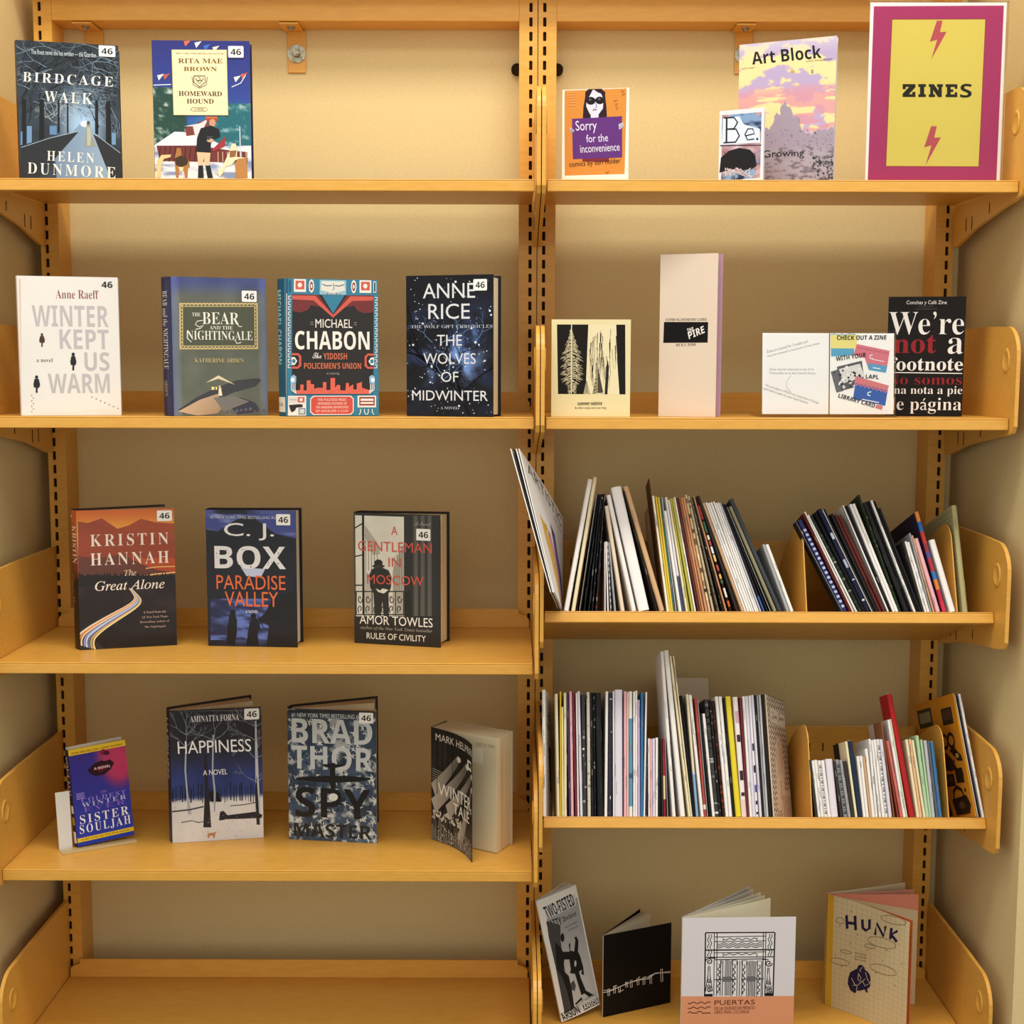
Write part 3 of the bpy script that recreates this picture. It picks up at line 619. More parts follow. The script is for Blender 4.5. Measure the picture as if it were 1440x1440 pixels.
ZT = {
 'UA': [
  (0.0425, 10.6, 0.2330, 0.0080, 0.200, 'white'), (0.0549, 9.7, 0.2361, 0.0065, 0.200, 'cream'), (0.0682, 8.9, 0.2057, 0.0028, 0.135, 'blackedge'), (0.0753, 7.8, 0.2046, 0.0027, 0.133, 'black'),
  (0.0831, 6.5, 0.2040, 0.0024, 0.137, 'black'), (0.0890, 5.6, 0.2042, 0.0023, 0.134, 'blackwhite'), (0.0956, 4.5, 0.2039, 0.0028, 0.133, 'collage'), (0.1108, 0.6, 0.1189, 0.0018, 0.100, 'whitepink'),
  (0.1156, -0.7, 0.1201, 0.0022, 0.100, 'white'), (0.1210, -2.1, 0.1190, 0.0014, 0.100, 'greystripe'), (0.1271, -4.2, 0.1185, 0.0031, 0.100, 'grey'), (0.1381, -7.8, 0.1836, 0.0068, 0.170, 'tanwhite'),
  (0.1568, -11.3, 0.2048, 0.0075, 0.170, 'white'), (0.1684, -11.5, 0.2190, 0.0179, 0.190, 'whiteroll'), (0.1978, -14.2, 0.2138, 0.0055, 0.190, 'darkpicture'), (0.2062, -14.8, 0.2238, 0.0096, 0.190, 'tan'),],
 'UB': [
  (0.2149, -5.8, 0.2013, 0.0042, 0.137, 'creamwhite'), (0.2195, -5.5, 0.1995, 0.0031, 0.144, 'yellow'), (0.2229, -5.3, 0.1986, 0.0033, 0.142, 'yellow'), (0.2265, -5.1, 0.1981, 0.0023, 0.142, 'teal'),
  (0.2305, -5.5, 0.1981, 0.0008, 0.135, 'white'), (0.2359, -6.9, 0.1750, 0.0046, 0.110, 'white'), (0.2409, -6.8, 0.1992, 0.0038, 0.139, 'whitenavy'), (0.2475, -7.5, 0.1949, 0.0036, 0.136, 'cream'),
  (0.2515, -7.4, 0.1974, 0.0023, 0.134, 'lime'), (0.2569, -8.2, 0.1977, 0.0038, 0.133, 'lime'), (0.2617, -8.4, 0.2000, 0.0027, 0.135, 'white'), (0.2673, -9.1, 0.1993, 0.0038, 0.144, 'darkred'),
  (0.2715, -9.0, 0.1997, 0.0035, 0.143, 'brown'), (0.2753, -9.0, 0.1997, 0.0030, 0.142, 'orangetan'), (0.2801, -9.4, 0.1999, 0.0042, 0.142, 'orangetan'), (0.2855, -9.6, 0.2050, 0.0036, 0.160, 'creamdark'),
  (0.2917, -10.2, 0.2028, 0.0038, 0.160, 'pattern'), (0.3006, -11.5, 0.2024, 0.0029, 0.160, 'patterndark'), (0.3086, -12.8, 0.2029, 0.0016, 0.160, 'blackwhite'), (0.3139, -13.7, 0.2055, 0.0027, 0.160, 'orangetan'),
  (0.3211, -14.8, 0.2052, 0.0037, 0.160, 'flags'), (0.3320, -16.6, 0.2091, 0.0040, 0.135, 'dark'), (0.3409, -17.8, 0.1965, 0.0045, 0.136, 'tan'), (0.3460, -17.7, 0.1977, 0.0031, 0.140, 'white'),
  (0.3504, -17.9, 0.1970, 0.0038, 0.142, 'white'), (0.3548, -17.8, 0.1982, 0.0038, 0.143, 'white'), (0.3592, -17.5, 0.1995, 0.0027, 0.143, 'white'), (0.3634, -17.8, 0.1969, 0.0035, 0.133, 'white'),
  (0.3674, -17.7, 0.1976, 0.0024, 0.140, 'white'), (0.3714, -18.0, 0.1972, 0.0028, 0.141, 'greyblue'), (0.3768, -18.6, 0.1975, 0.0030, 0.139, 'blackblue'), (0.3828, -19.3, 0.1965, 0.0028, 0.134, 'black'),
  (0.3889, -20.1, 0.1927, 0.0026, 0.138, 'blackedge'), (0.3945, -20.8, 0.1935, 0.0058, 0.133, 'olive'), (0.4025, -21.2, 0.2084, 0.0070, 0.170, 'slate'), (0.4166, -17.6, 0.1206, 0.0050, 0.100, 'silver'),
  (0.4230, -17.9, 0.1208, 0.0055, 0.100, 'white'),],
 'UC': [
  (0.5070, -24.4, 0.1691, 0.0034, 0.144, 'blackedge'), (0.5110, -23.5, 0.1713, 0.0076, 0.143, 'navystripe'), (0.5220, -22.9, 0.1831, 0.0042, 0.139, 'darkred'), (0.5269, -22.8, 0.1869, 0.0023, 0.136, 'white'),
  (0.5325, -23.6, 0.1821, 0.0027, 0.144, 'white'), (0.5378, -24.2, 0.1807, 0.0055, 0.139, 'blackgreen'), (0.5441, -23.3, 0.1860, 0.0054, 0.143, 'black'), (0.5504, -22.4, 0.1914, 0.0068, 0.143, 'navytext'),
  (0.5594, -22.7, 0.1912, 0.0056, 0.139, 'blackedge'), (0.5658, -21.7, 0.1816, 0.0054, 0.137, 'black'), (0.5719, -21.5, 0.1802, 0.0043, 0.140, 'darkred'), (0.5783, -21.9, 0.1787, 0.0055, 0.138, 'darkred'),
  (0.5845, -19.6, 0.1948, 0.0040, 0.134, 'whiteedge'), (0.5892, -19.5, 0.1940, 0.0045, 0.136, 'black'), (0.5943, -18.5, 0.1961, 0.0046, 0.143, 'white'), (0.5995, -18.4, 0.1966, 0.0051, 0.133, 'white'),
  (0.6052, -15.9, 0.2106, 0.0036, 0.190, 'greenpattern'), (0.6140, -17.2, 0.1979, 0.0085, 0.133, 'black'), (0.6239, -17.4, 0.2007, 0.0051, 0.140, 'blackedge'), (0.6300, -17.5, 0.2021, 0.0034, 0.136, 'white'),
  (0.6344, -17.6, 0.2010, 0.0035, 0.139, 'black'), (0.6390, -17.8, 0.1884, 0.0044, 0.138, 'black'), (0.6438, -12.0, 0.1240, 0.0036, 0.100, 'dark'), (0.6479, -11.8, 0.1239, 0.0035, 0.100, 'white'),
  (0.6526, -12.2, 0.1229, 0.0041, 0.100, 'white'), (0.6571, -10.8, 0.1383, 0.0027, 0.100, 'grey'), (0.6618, -11.5, 0.1346, 0.0028, 0.100, 'tan'), (0.6677, -12.7, 0.1293, 0.0070, 0.100, 'pink'),
  (0.6781, -11.4, 0.1763, 0.0070, 0.170, 'bands'), (0.6903, -11.8, 0.1265, 0.0102, 0.110, 'whiteroll'),],
 'UD': [
  (0.7069, -1.7, 0.1847, 0.0099, 0.200, 'gridolive'),],
 'LA': [
  (0.0069, -0.7, 0.2162, 0.0035, 0.136, 'white'), (0.0114, -0.9, 0.2154, 0.0030, 0.145, 'white'), (0.0163, -1.3, 0.2150, 0.0136, 0.135, 'white'), (0.0329, -0.7, 0.2080, 0.0049, 0.137, 'cream'),
  (0.0382, 0.2, 0.2120, 0.0025, 0.135, 'yellow'), (0.0416, -0.0, 0.1852, 0.0030, 0.140, 'paleyellow'), (0.0450, 0.2, 0.2100, 0.0048, 0.136, 'cream'), (0.0534, -0.7, 0.2101, 0.0030, 0.137, 'purple'),
  (0.0568, -0.4, 0.2121, 0.0048, 0.142, 'pink'), (0.0637, -0.9, 0.2109, 0.0040, 0.136, 'maroon'), (0.0680, -0.4, 0.2096, 0.0027, 0.139, 'white'), (0.0725, -0.8, 0.2126, 0.0045, 0.144, 'lavender'),
  (0.0773, -0.3, 0.2076, 0.0064, 0.133, 'darksplash'), (0.0851, 0.1, 0.2111, 0.0057, 0.133, 'speckle'), (0.0915, -0.0, 0.2102, 0.0045, 0.135, 'black'), (0.0964, -0.0, 0.2102, 0.0033, 0.142, 'blackwhite'),
  (0.1018, -0.5, 0.2102, 0.0105, 0.140, 'black'), (0.1139, 1.3, 0.2123, 0.0048, 0.135, 'white'), (0.1197, 1.1, 0.2103, 0.0068, 0.136, 'splashnavy'), (0.1286, 0.7, 0.2128, 0.0026, 0.134, 'white'),
  (0.1315, 0.9, 0.2153, 0.0132, 0.138, 'lavender'), (0.1471, 1.0, 0.2128, 0.0045, 0.133, 'pink'), (0.1520, 1.0, 0.2114, 0.0033, 0.141, 'tanpink'), (0.1559, 0.9, 0.2124, 0.0059, 0.144, 'bluemid'),
  (0.1628, 1.1, 0.2124, 0.0036, 0.144, 'white'), (0.1667, 1.1, 0.2139, 0.0033, 0.142, 'white'), (0.1706, 1.0, 0.1980, 0.0040, 0.144, 'lilac'), (0.1750, 1.4, 0.2105, 0.0049, 0.132, 'blue'),
  (0.1803, 2.2, 0.2116, 0.0028, 0.136, 'white'), (0.1837, 2.1, 0.1315, 0.0021, 0.100, 'blackpattern'), (0.1887, 1.0, 0.1315, 0.0030, 0.100, 'white'), (0.1921, 1.0, 0.1310, 0.0036, 0.100, 'pink'),
  (0.1960, 1.1, 0.1315, 0.0045, 0.100, 'lavender'), (0.2009, 1.5, 0.1330, 0.0041, 0.100, 'white'), (0.2068, 0.9, 0.1315, 0.0030, 0.100, 'black'), (0.2117, 0.2, 0.1290, 0.0030, 0.100, 'dark'),
  (0.2151, 0.3, 0.1315, 0.0036, 0.100, 'redcream'), (0.2211, -0.6, 0.1315, 0.0058, 0.100, 'grey'),],
 'LB': [
  (0.2298, -2.8, 0.2830, 0.0058, 0.200, 'white'), (0.2435, -4.3, 0.2852, 0.0083, 0.200, 'white'), (0.2572, -5.3, 0.2754, 0.0039, 0.200, 'cream'), (0.2615, -5.0, 0.2753, 0.0025, 0.200, 'cream'),
  (0.2643, -4.8, 0.2061, 0.0052, 0.145, 'black'), (0.2699, -3.1, 0.2081, 0.0045, 0.142, 'beigeblue'), (0.2784, -4.1, 0.2071, 0.0052, 0.137, 'white'), (0.2840, -3.0, 0.2021, 0.0041, 0.144, 'red'),
  (0.2892, -3.2, 0.2002, 0.0014, 0.140, 'grey'), (0.2930, -3.9, 0.1747, 0.0043, 0.110, 'black'), (0.2977, -3.8, 0.1748, 0.0048, 0.110, 'white'), (0.3029, -3.5, 0.1999, 0.0063, 0.143, 'blackgrey'),
  (0.3095, -3.2, 0.1986, 0.0039, 0.136, 'blackwhite'), (0.3154, -3.7, 0.1963, 0.0047, 0.134, 'darkbrown'), (0.3204, -3.2, 0.2042, 0.0057, 0.138, 'white'), (0.3265, -3.1, 0.2042, 0.0057, 0.134, 'white'),
  (0.3326, -2.6, 0.2022, 0.0031, 0.137, 'black'), (0.3378, -3.1, 0.2042, 0.0097, 0.145, 'brightyellow'), (0.3482, -2.3, 0.2034, 0.0086, 0.136, 'ovals'), (0.3571, -1.7, 0.2021, 0.0039, 0.132, 'maroon'),
  (0.3614, -1.4, 0.2045, 0.0048, 0.133, 'white'), (0.3665, -1.4, 0.2050, 0.0054, 0.134, 'lavender'), (0.3722, -1.3, 0.2057, 0.0043, 0.142, 'letters'), (0.3783, -1.7, 0.2070, 0.0045, 0.137, 'lavender'),
  (0.3831, -1.6, 0.2065, 0.0033, 0.136, 'black'), (0.3868, -1.5, 0.2065, 0.0029, 0.133, 'grey'), (0.3901, -1.3, 0.2070, 0.0035, 0.145, 'greywhite'), (0.3939, -1.3, 0.2082, 0.0058, 0.138, 'black'),],
 'LC': [
  (0.4735, -3.5, 0.0959, 0.0036, 0.100, 'dark'), (0.4782, -4.0, 0.0948, 0.0047, 0.100, 'white'), (0.4835, -4.2, 0.0960, 0.0049, 0.100, 'white'), (0.4888, -3.9, 0.0948, 0.0056, 0.100, 'whitetext'),
  (0.4947, -3.9, 0.0948, 0.0056, 0.100, 'white'), (0.5006, -2.9, 0.0971, 0.0121, 0.100, 'lilacroll'), (0.5160, -4.6, 0.0932, 0.0042, 0.100, 'dark'), (0.5219, -5.4, 0.0963, 0.0063, 0.100, 'greytext'),
  (0.5290, -5.7, 0.0963, 0.0054, 0.100, 'grey'), (0.5349, -5.8, 0.0946, 0.0060, 0.100, 'dark'), (0.5413, -4.5, 0.1275, 0.0042, 0.110, 'cream'), (0.5467, -4.9, 0.1287, 0.0078, 0.110, 'navyblack'),
  (0.5549, -3.0, 0.1025, 0.0049, 0.100, 'white'), (0.5602, -2.9, 0.1031, 0.0048, 0.100, 'white'), (0.5661, -3.3, 0.1020, 0.0037, 0.100, 'tan'), (0.5702, -2.8, 0.1152, 0.0054, 0.100, 'white'),
  (0.5760, -1.7, 0.1320, 0.0038, 0.100, 'white'), (0.5820, -2.5, 0.1297, 0.0038, 0.100, 'white'), (0.5873, -3.0, 0.1309, 0.0049, 0.100, 'white'), (0.5926, -2.9, 0.1315, 0.0043, 0.100, 'whitetext'),
  (0.5985, -3.4, 0.1310, 0.0060, 0.100, 'lavender'), (0.6068, -4.2, 0.1614, 0.0020, 0.120, 'brown'), (0.6133, -6.0, 0.1309, 0.0024, 0.100, 'reddish'), (0.6181, -6.9, 0.1294, 0.0048, 0.100, 'redwhite'),
  (0.6233, -5.8, 0.1655, 0.0048, 0.130, 'white'), (0.6287, -5.9, 0.1667, 0.0018, 0.130, 'whitegreen'), (0.6340, -7.0, 0.2104, 0.0093, 0.170, 'brightred'), (0.6463, -4.7, 0.1313, 0.0049, 0.100, 'cream'),
  (0.6516, -4.4, 0.1319, 0.0041, 0.100, 'peach'), (0.6575, -5.0, 0.1302, 0.0043, 0.100, 'cream'), (0.6622, -3.5, 0.1377, 0.0056, 0.100, 'green'), (0.6681, -3.0, 0.1311, 0.0037, 0.100, 'green'),
  (0.6722, -2.3, 0.1293, 0.0057, 0.100, 'greyblue'), (0.6793, -2.8, 0.1288, 0.0043, 0.100, 'greydark'), (0.6840, -2.6, 0.1276, 0.0058, 0.100, 'blue'),],
 'LD': [
  (0.7578, -6.5, 0.2099, 0.0065, 0.200, 'blackedge'), (0.7655, -6.7, 0.2112, 0.0057, 0.200, 'white'),],

}
BLK = {'UA': (O3, 'from the centre post, upper tilted shelf', 'zines beside the centre post on the upper tilted shelf'),
       'UB': (O3, 'from the tall brown sheet, upper tilted shelf', 'zines between brown sheet and divider on the upper tilted shelf'),
       'UC': (O3, 'after the divider, upper tilted shelf', 'zines between the dividers of the upper tilted shelf'),
       'LA': (O4, 'from the centre post, lower tilted shelf', 'zines beside the centre post on the lower tilted shelf'),
       'LB': (O4, 'after the short zines, lower tilted shelf', 'zines between tall white pair and divider on the lower tilted shelf'),
       'LC': (O4, 'after the divider, lower tilted shelf', 'zines between the dividers of the lower tilted shelf')}
rngz = random.Random(11)
for key, rows in ZT.items():
    if key not in BLK: continue
    o, where, grp = BLK[key]
    for i, (s, a, h, t, d, c) in enumerate(rows):
        if key == 'LA' and i < 3: continue
        if key == 'LA' and i == len(rows) - 1: t = .0012
        if (key, c) == ('UA', 'tan'): s, t = .2032, .0088
        if (key, c) == ('UA', 'darkpicture'): t = .0024
        if key == 'LC' and c in ('brightred', 'brown', 'cream') and h > .12: d = .05
        y0 = .004
        if key == 'UC' and i < 7: d = .018 + .017 * i
        if key == 'LB' and i < 4: d = .10
        zine(o, s, a, h, t, d, c, '%s, %s %s' % (ZN[c], ordinal(i + 1), where), grp, rngz, y0)
# single ones with their covers in view
gA = 'single magazines on the tilted shelves'
zine(O3, .2124, -5.6, .232, .0012, .055, 'sheet', 'tall dark brown sheet standing up between tan zine and off white zine', gA, rngz)
zine(O4, .1872, 1.5, .168, .0016, .05, 'black', 'black zine standing deep behind the short zines on the lower tilted shelf', gA, rngz, .112, 12)

def face_zine(o, s, a, h, t, d, c, yaw, side, fn, label, y0=.004):
    z = zine(o, s, a, h, t, d, c, label, gA, rngz, y0, yaw)
    art = Art(d, h); fn(art); mb = MB()
    if side > 0: art.lay(mb, lambda u, v, n: (t + n + 3e-5, .003 + u * (d - .003), h * (1 - v)))
    else: art.lay(mb, lambda u, v, n: (-n - 3e-5, .003 + (1 - u) * (d - .003), h * (1 - v)))
    mb.build('cover', M_PRINT, z)
    return z
def art_typed(A):
    A.rect(0, 0, 1, 1, 'e4ded8')
    A.text('V S', .30, .16, .75, .30, '4a4a50', 'm', 1)
    A.lines([([(.25, .38), (.85, .38)], .006), ([(.25, .41), (.7, .41)], .006)], '8a8a90')
    A.poly([(.42, .43), (.9, .44), (.9, .80), (.72, .80)], '55565c')
face_zine(O4, .0080, -.1, .2150, .0060, .135, 'white', 6, 1, art_typed, 'white typed zine nearest the centre post on the lower tilted shelf, its cover showing')
def art_chevron(A):
    A.rect(0, 0, 1, 1, 'dccbba')
    seg = []
    for i in range(-2, 26):
        for j in range(9):
            x = j / 8; y = i / 22 + .02; q = [(x - .055, y), (x, y + .035), (x + .055, y)]
            seg.append((q, .017))
    A.lines(seg, '1d1a1a')
    A.poly([(.14, .10), (.95, .13), (.95, .24), (.14, .22)], 'e2d4c4')
    A.text('Zine Zone', .2, .13, .9, .21, '2a2422', 'c')
    A.poly([(.22, .95), (.25, .55), (.32, .40), (.45, .33), (.62, .35), (.72, .45), (.74, .62), (.66, .75), (.62, .95)], 'd9c3b0')
    A.lines([([(.36, .44), (.38, .66)], .014), ([(.48, .38), (.5, .64)], .014), ([(.61, .42), (.6, .63)], .014), ([(.45, .70), (.5, .78), (.47, .86)], .02)], '4b3c36')
    A.poly([(.5, .8), (1, .76), (1, 1), (.45, 1)], 'd9c6b4')
    A.lines([([(.55 + k * .09, .82), (.58 + k * .09, 1)], .02) for k in range(5)], '2a2422')
face_zine(O4, .4010, -1.4, .2085, .0018, .140, 'chevron', 24, 1, art_chevron, 'zine with black chevron cover and a drawn hand beside the middle divider')
def art_grid(A):
    A.rect(0, 0, 1, 1, 'aaa37c')
    A.lines([([(k / 14, .02), (k / 14, 1)], .005) for k in range(1, 14)] + [([(0, k / 22), (1, k / 22)], .004) for k in range(1, 22)], '7d7650')
    A.text('1 8,', .55, .18, .92, .30, '22201a', 'B')
    A.dots([(.8, .40, .025), (.86, .46, .02), (.7, .38, .015)], '22201a')
face_zine(O3, .7120, -1.5, .1850, .0090, .190, 'gridolive', 0, -1, art_grid, 'olive grid printed magazine beyond the second divider on the upper tilted shelf')
def art_access(A):
    A.rect(0, 0, 1, 1, 'c58a2c', 'd08a20')
    k = '2b2016'; g = random.Random(5)
    A.rect(.66, .10, .92, .24, k).rect(.69, .12, .89, .20, '4a3626')
    A.rect(.05, .06, .42, .22, '3a2f22').rect(.09, .09, .38, .18, '8c8468')
    for cx in (.46, .62, .78):
        q = [(cx + .075 * math.cos(t * .35), .37 + .055 * math.sin(t * .35)) for t in range(19)]; A.line(q, .028, k)
    A.poly([(.70, .45), (.80, .42), (.95, .5), (.97, .55), (.85, .54)], k).ell(.86, .5, .04, .02, 'b99a60')
    A.poly([(.46, .5), (.6, .46), (.72, .52), (.8, .6), (.66, .62), (.5, .6)], '3c2a1a')
    A.rect(.44, .64, .70, .74, k).rect(.48, .66, .66, .71, '4d3a28').rect(.74, .6, .92, .72, k)
    A.lines([([(.6, .86), (.62, .78), (.72, .75), (.82, .78), (.85, .84)], .03)], k)
    A.poly([(.55, .85), (.9, .82), (.97, .90), (.92, .97), (.6, .98)], k).ell(.76, .90, .07, .03, '5a4632')
    A.poly([(.3, .88), (.46, .84), (.5, .98), (.34, .99)], k)
    A.dots([(g.uniform(.1, .95), g.uniform(.3, .95), g.uniform(.008, .02)) for _ in range(22)], k)
ZC['accessories'] = 'c8841f'
face_zine(O4, .7460, -6.3, .2110, .0030, .195, 'accessories', -3, -1, art_access, 'orange magazine printed with dark bags and bangles at the end of the lower shelf')
for (s, a, h, t, d, c), lb in zip(ZT['LD'], ('black edged magazine behind the orange accessories magazine', 'white magazine last on the lower tilted shelf, against the end plate')):
    zine(O4, s - .0078, a, h, t * .72, d, c, lb, gA, rngz)
# large folded sheet standing crosswise at the back of the lower shelf
f = thing('folded_sheet', 'large pale folded sheet rising crosswise behind the zines on the lower tilted shelf', 'paper'); f.matrix_world = tilt_matrix(O4, .232, 0, .214)
MB().prism([(0, 0), (.098, .006), (.098, .0072), (0, .0012)], 0, .262, 0, 'd6cab6').build('front_fold', M_MATTE, f)
MB().prism([(0, .0016), (.096, .012), (.096, .0128), (0, .0026)], 0, .259, 0, 'b5a790').build('back_fold', M_MATTE, f)
# four large magazines slumped against the centre post, twisted so their cover shows
def slumped(i, dx, col, label, fn=None):
    o = Vector(O3); t = math.radians(TILT); ey = Vector((0, math.cos(t), -math.sin(t))); ez = Vector((0, math.sin(t), math.cos(t))); ex = Vector((1, 0, 0))
    P = lambda s, y, z: o + ex * s + ey * y + ez * z
    S0, S1, B0, B1 = P(.0222 + dx * .6, -.12, .0095), P(-.0341 + dx * 1.5, -.12, .2475), P(.0435 + dx * .6, .10, .0035), P(.0447 + dx, .10, .1848)
    th = .0013
    def f(u, v, n):
        bow = 1.0
        a = S1.lerp(S0, v); b = B1.lerp(B0, v); q = a.lerp(b, u)
        q = q + ex * (math.sin(u * math.pi) * .003 + .0006)
        return tuple(q + ex * n)
    mb = MB(); N = 10; vs = []; fs = []
    for side in (0, 1):
        for j in range(N + 1):
            for k in range(N + 1): vs.append(f(k / N, j / N, -th * side))
    q = (N + 1) ** 2
    for j in range(N):
        for k in range(N):
            a = j * (N + 1) + k; fs += [(a, a + N + 1, a + N + 2, a + 1), (q + a, q + a + 1, q + a + N + 2, q + a + N + 1)]
    bd = [k for k in range(N)] + [k * (N + 1) + N for k in range(N)] + [N * (N + 1) + N - k for k in range(N)] + [(N - k) * (N + 1) for k in range(N)]
    cols = []
    mb.add(vs, fs, 0, col)
    mb.add(vs, [(bd[k], q + bd[k], q + bd[(k + 1) % len(bd)], bd[(k + 1) % len(bd)]) for k in range(len(bd))], 0, 'e8e4de' if i != 1 else '1c1c1e')
    r = tag(mb.build('magazine', M_PRINT), label, 'magazine', 'large magazines slumped over the centre post')
    if fn:
        art = Art(.21, .26); fn(art); m2 = MB(); art.lay(m2, lambda u, v, n: f(u, v, n + 1e-4), 0, 10, 10); m2.build('cover', M_PRINT, r)
def art_artistic(A):
    A.field(0, 0, 1, 1, 10, 10, lambda U, V: mixc('dcd6d2', 'e8e4e6', V))
    A.text('ARTISTIC', .10, .03, .96, .125, '3a3034', 'h')
    A.text('the zine', .70, .145, .95, .19, '8a8084', 'i')
    A.poly([(.18, .38), (.30, .40), (.44, .55), (.56, .75), (.66, .95), (.54, .96), (.36, .76), (.24, .56)], 'd0a832')
    A.poly([(.36, .41), (.50, .43), (.62, .58), (.76, .78), (.84, .95), (.72, .95), (.58, .76), (.44, .56)], 'c88a94')
    A.poly([(.54, .30), (.68, .34), (.74, .50), (.90, .66), (1, .94), (.90, .95), (.74, .72), (.60, .56)], '57507a')
    A.ell(.6, .36, .03, .03, '2e2a4a').ell(.34, .42, .03, .025, 'b08a20').ell(.46, .44, .03, .025, 'a86a78')
slumped(3, 0, 'ddd8d6', 'large pale magazine with painted figures on its cover, slumped over the centre post', art_artistic)
slumped(2, -.0030, 'd8d3d0', 'white large magazine directly behind the painted figures magazine', None)
slumped(1, -.0060, '1e1e22', 'dark edged large magazine, third of the stack slumped over the centre post', None)
slumped(0, -.0090, 'e0dcd8', 'white large magazine farthest out over the centre post, touching the post', None)
# ------------------------------------------------------------------ face-out books of the wide bay
def new(W, H, *q): return Art(W, H).px(*q)
def bird(A):
    A.off().field(0, 0, 1, 1, 46, 66, lambda U, V: bird_f(U, V))
    g = random.Random(3); A.H = HB['bird']
    br = []
    for x0, s in ((110, 1), (200, 1), (580, -1), (500, -1), (150, 1), (560, -1)):
        for k in range(5): branches(g, x0, 640 - k * 70 + g.uniform(-30, 30), -1.57 + s * g.uniform(.1, 1.2), 105, 6, 5, br, .6)
    A.lines(br, '0e1218')
    br = []
    for k in range(26): branches(g, g.uniform(100, 580), g.uniform(240, 560), g.uniform(-.6, .6) + g.choice((0, 3.14)), 75, 2.4, 4, br, .7)
    A.lines(br, '8fa5bb')
    br = []
    for k in range(16): branches(g, g.uniform(230, 480), g.uniform(560, 640), g.uniform(-3, 0), 40, 2.2, 4, br, .7)
    A.lines(br, 'b9c6cc')
    for x, w in ((125, 20), (215, 22), (300, 9), (345, 7), (545, 22), (488, 14)):
        A.poly([(x - w / 2, 520), (x + w / 2, 520), (x + w * .6, 760 if x < 250 or x > 500 else 690), (x - w * .6, 760 if x < 250 or x > 500 else 690)], '0d1015')
    A.rect(140, 660, 165, 755, '6d90b8').rect(255, 655, 290, 700, '5d83ae').rect(560, 680, 580, 740, '6d90b8').rect(108, 690, 118, 760, '5d83ae')
    A.poly([(405, 640), (455, 640), (600, 905), (600, 930), (290, 930), (280, 800)], '6f86a4', '93a9c0')
    A.poly([(110, 760), (400, 680), (300, 800), (190, 930), (110, 930)], '24262c').poly([(470, 690), (600, 770), (604, 930), (560, 930)], '24262c')
    A.lines([([(112, 772), (250, 720), (410, 676)], 3), ([(480, 690), (600, 780)], 3)], '9fb2c6')
    A.ell(430, 640, 22, 16, 'dfe6ea').poly([(438, 640), (455, 640), (462, 690), (486, 752), (425, 756), (434, 690)], '8f9488').ell(447, 634, 8, 10, '4a4c48')
    A.poly([(440, 655), (455, 655), (462, 700), (455, 750), (440, 750)], 'aeb1a4')
    A.text('The finest novel she has written — the Guardian', 160, 262, 488, 288, 'c9d2da')
    A.slant('BIRDCAGE', (118, 428), (570, 446), 52, 'e6e4de', 's').slant('WALK', (228, 532), (468, 540), 58, 'e6e4de', 's')
    A.slant('HELEN', (242, 834), (474, 838), 50, 'e6e4de', 's').slant('DUNMORE', (145, 904), (576, 910), 58, 'e6e4de', 's')
def bird_f(U, V):
    n = fbm(U * 7, V * 9, 5); r = np.hypot((U - .62) * 1.2, (V - .6)); c = mixc('20262e', '3c4a5a', n)
    c = c + (mixc('000000', '8ea6be', ss(.45, .02, r) * .8)); return c * (1 - .25 * ss(.5, 0, V)[..., None] * n[..., None])
HB = {}
a = new(.1568, .2181, 0, 0, 3.6, (22, 57), (166, 64), (168.3, 258), (30.5, 260)); HB['bird'] = a.H; bird(a)
hardback('hardback_book', 'dark blue hardback of a snowy tree avenue on the topmost shelf', -.838, .0218, Z1, 13.4, .1568, .2181, .032, 3, a, '22262c', stick=(502, 232, 584, 290), back_col='20242a')

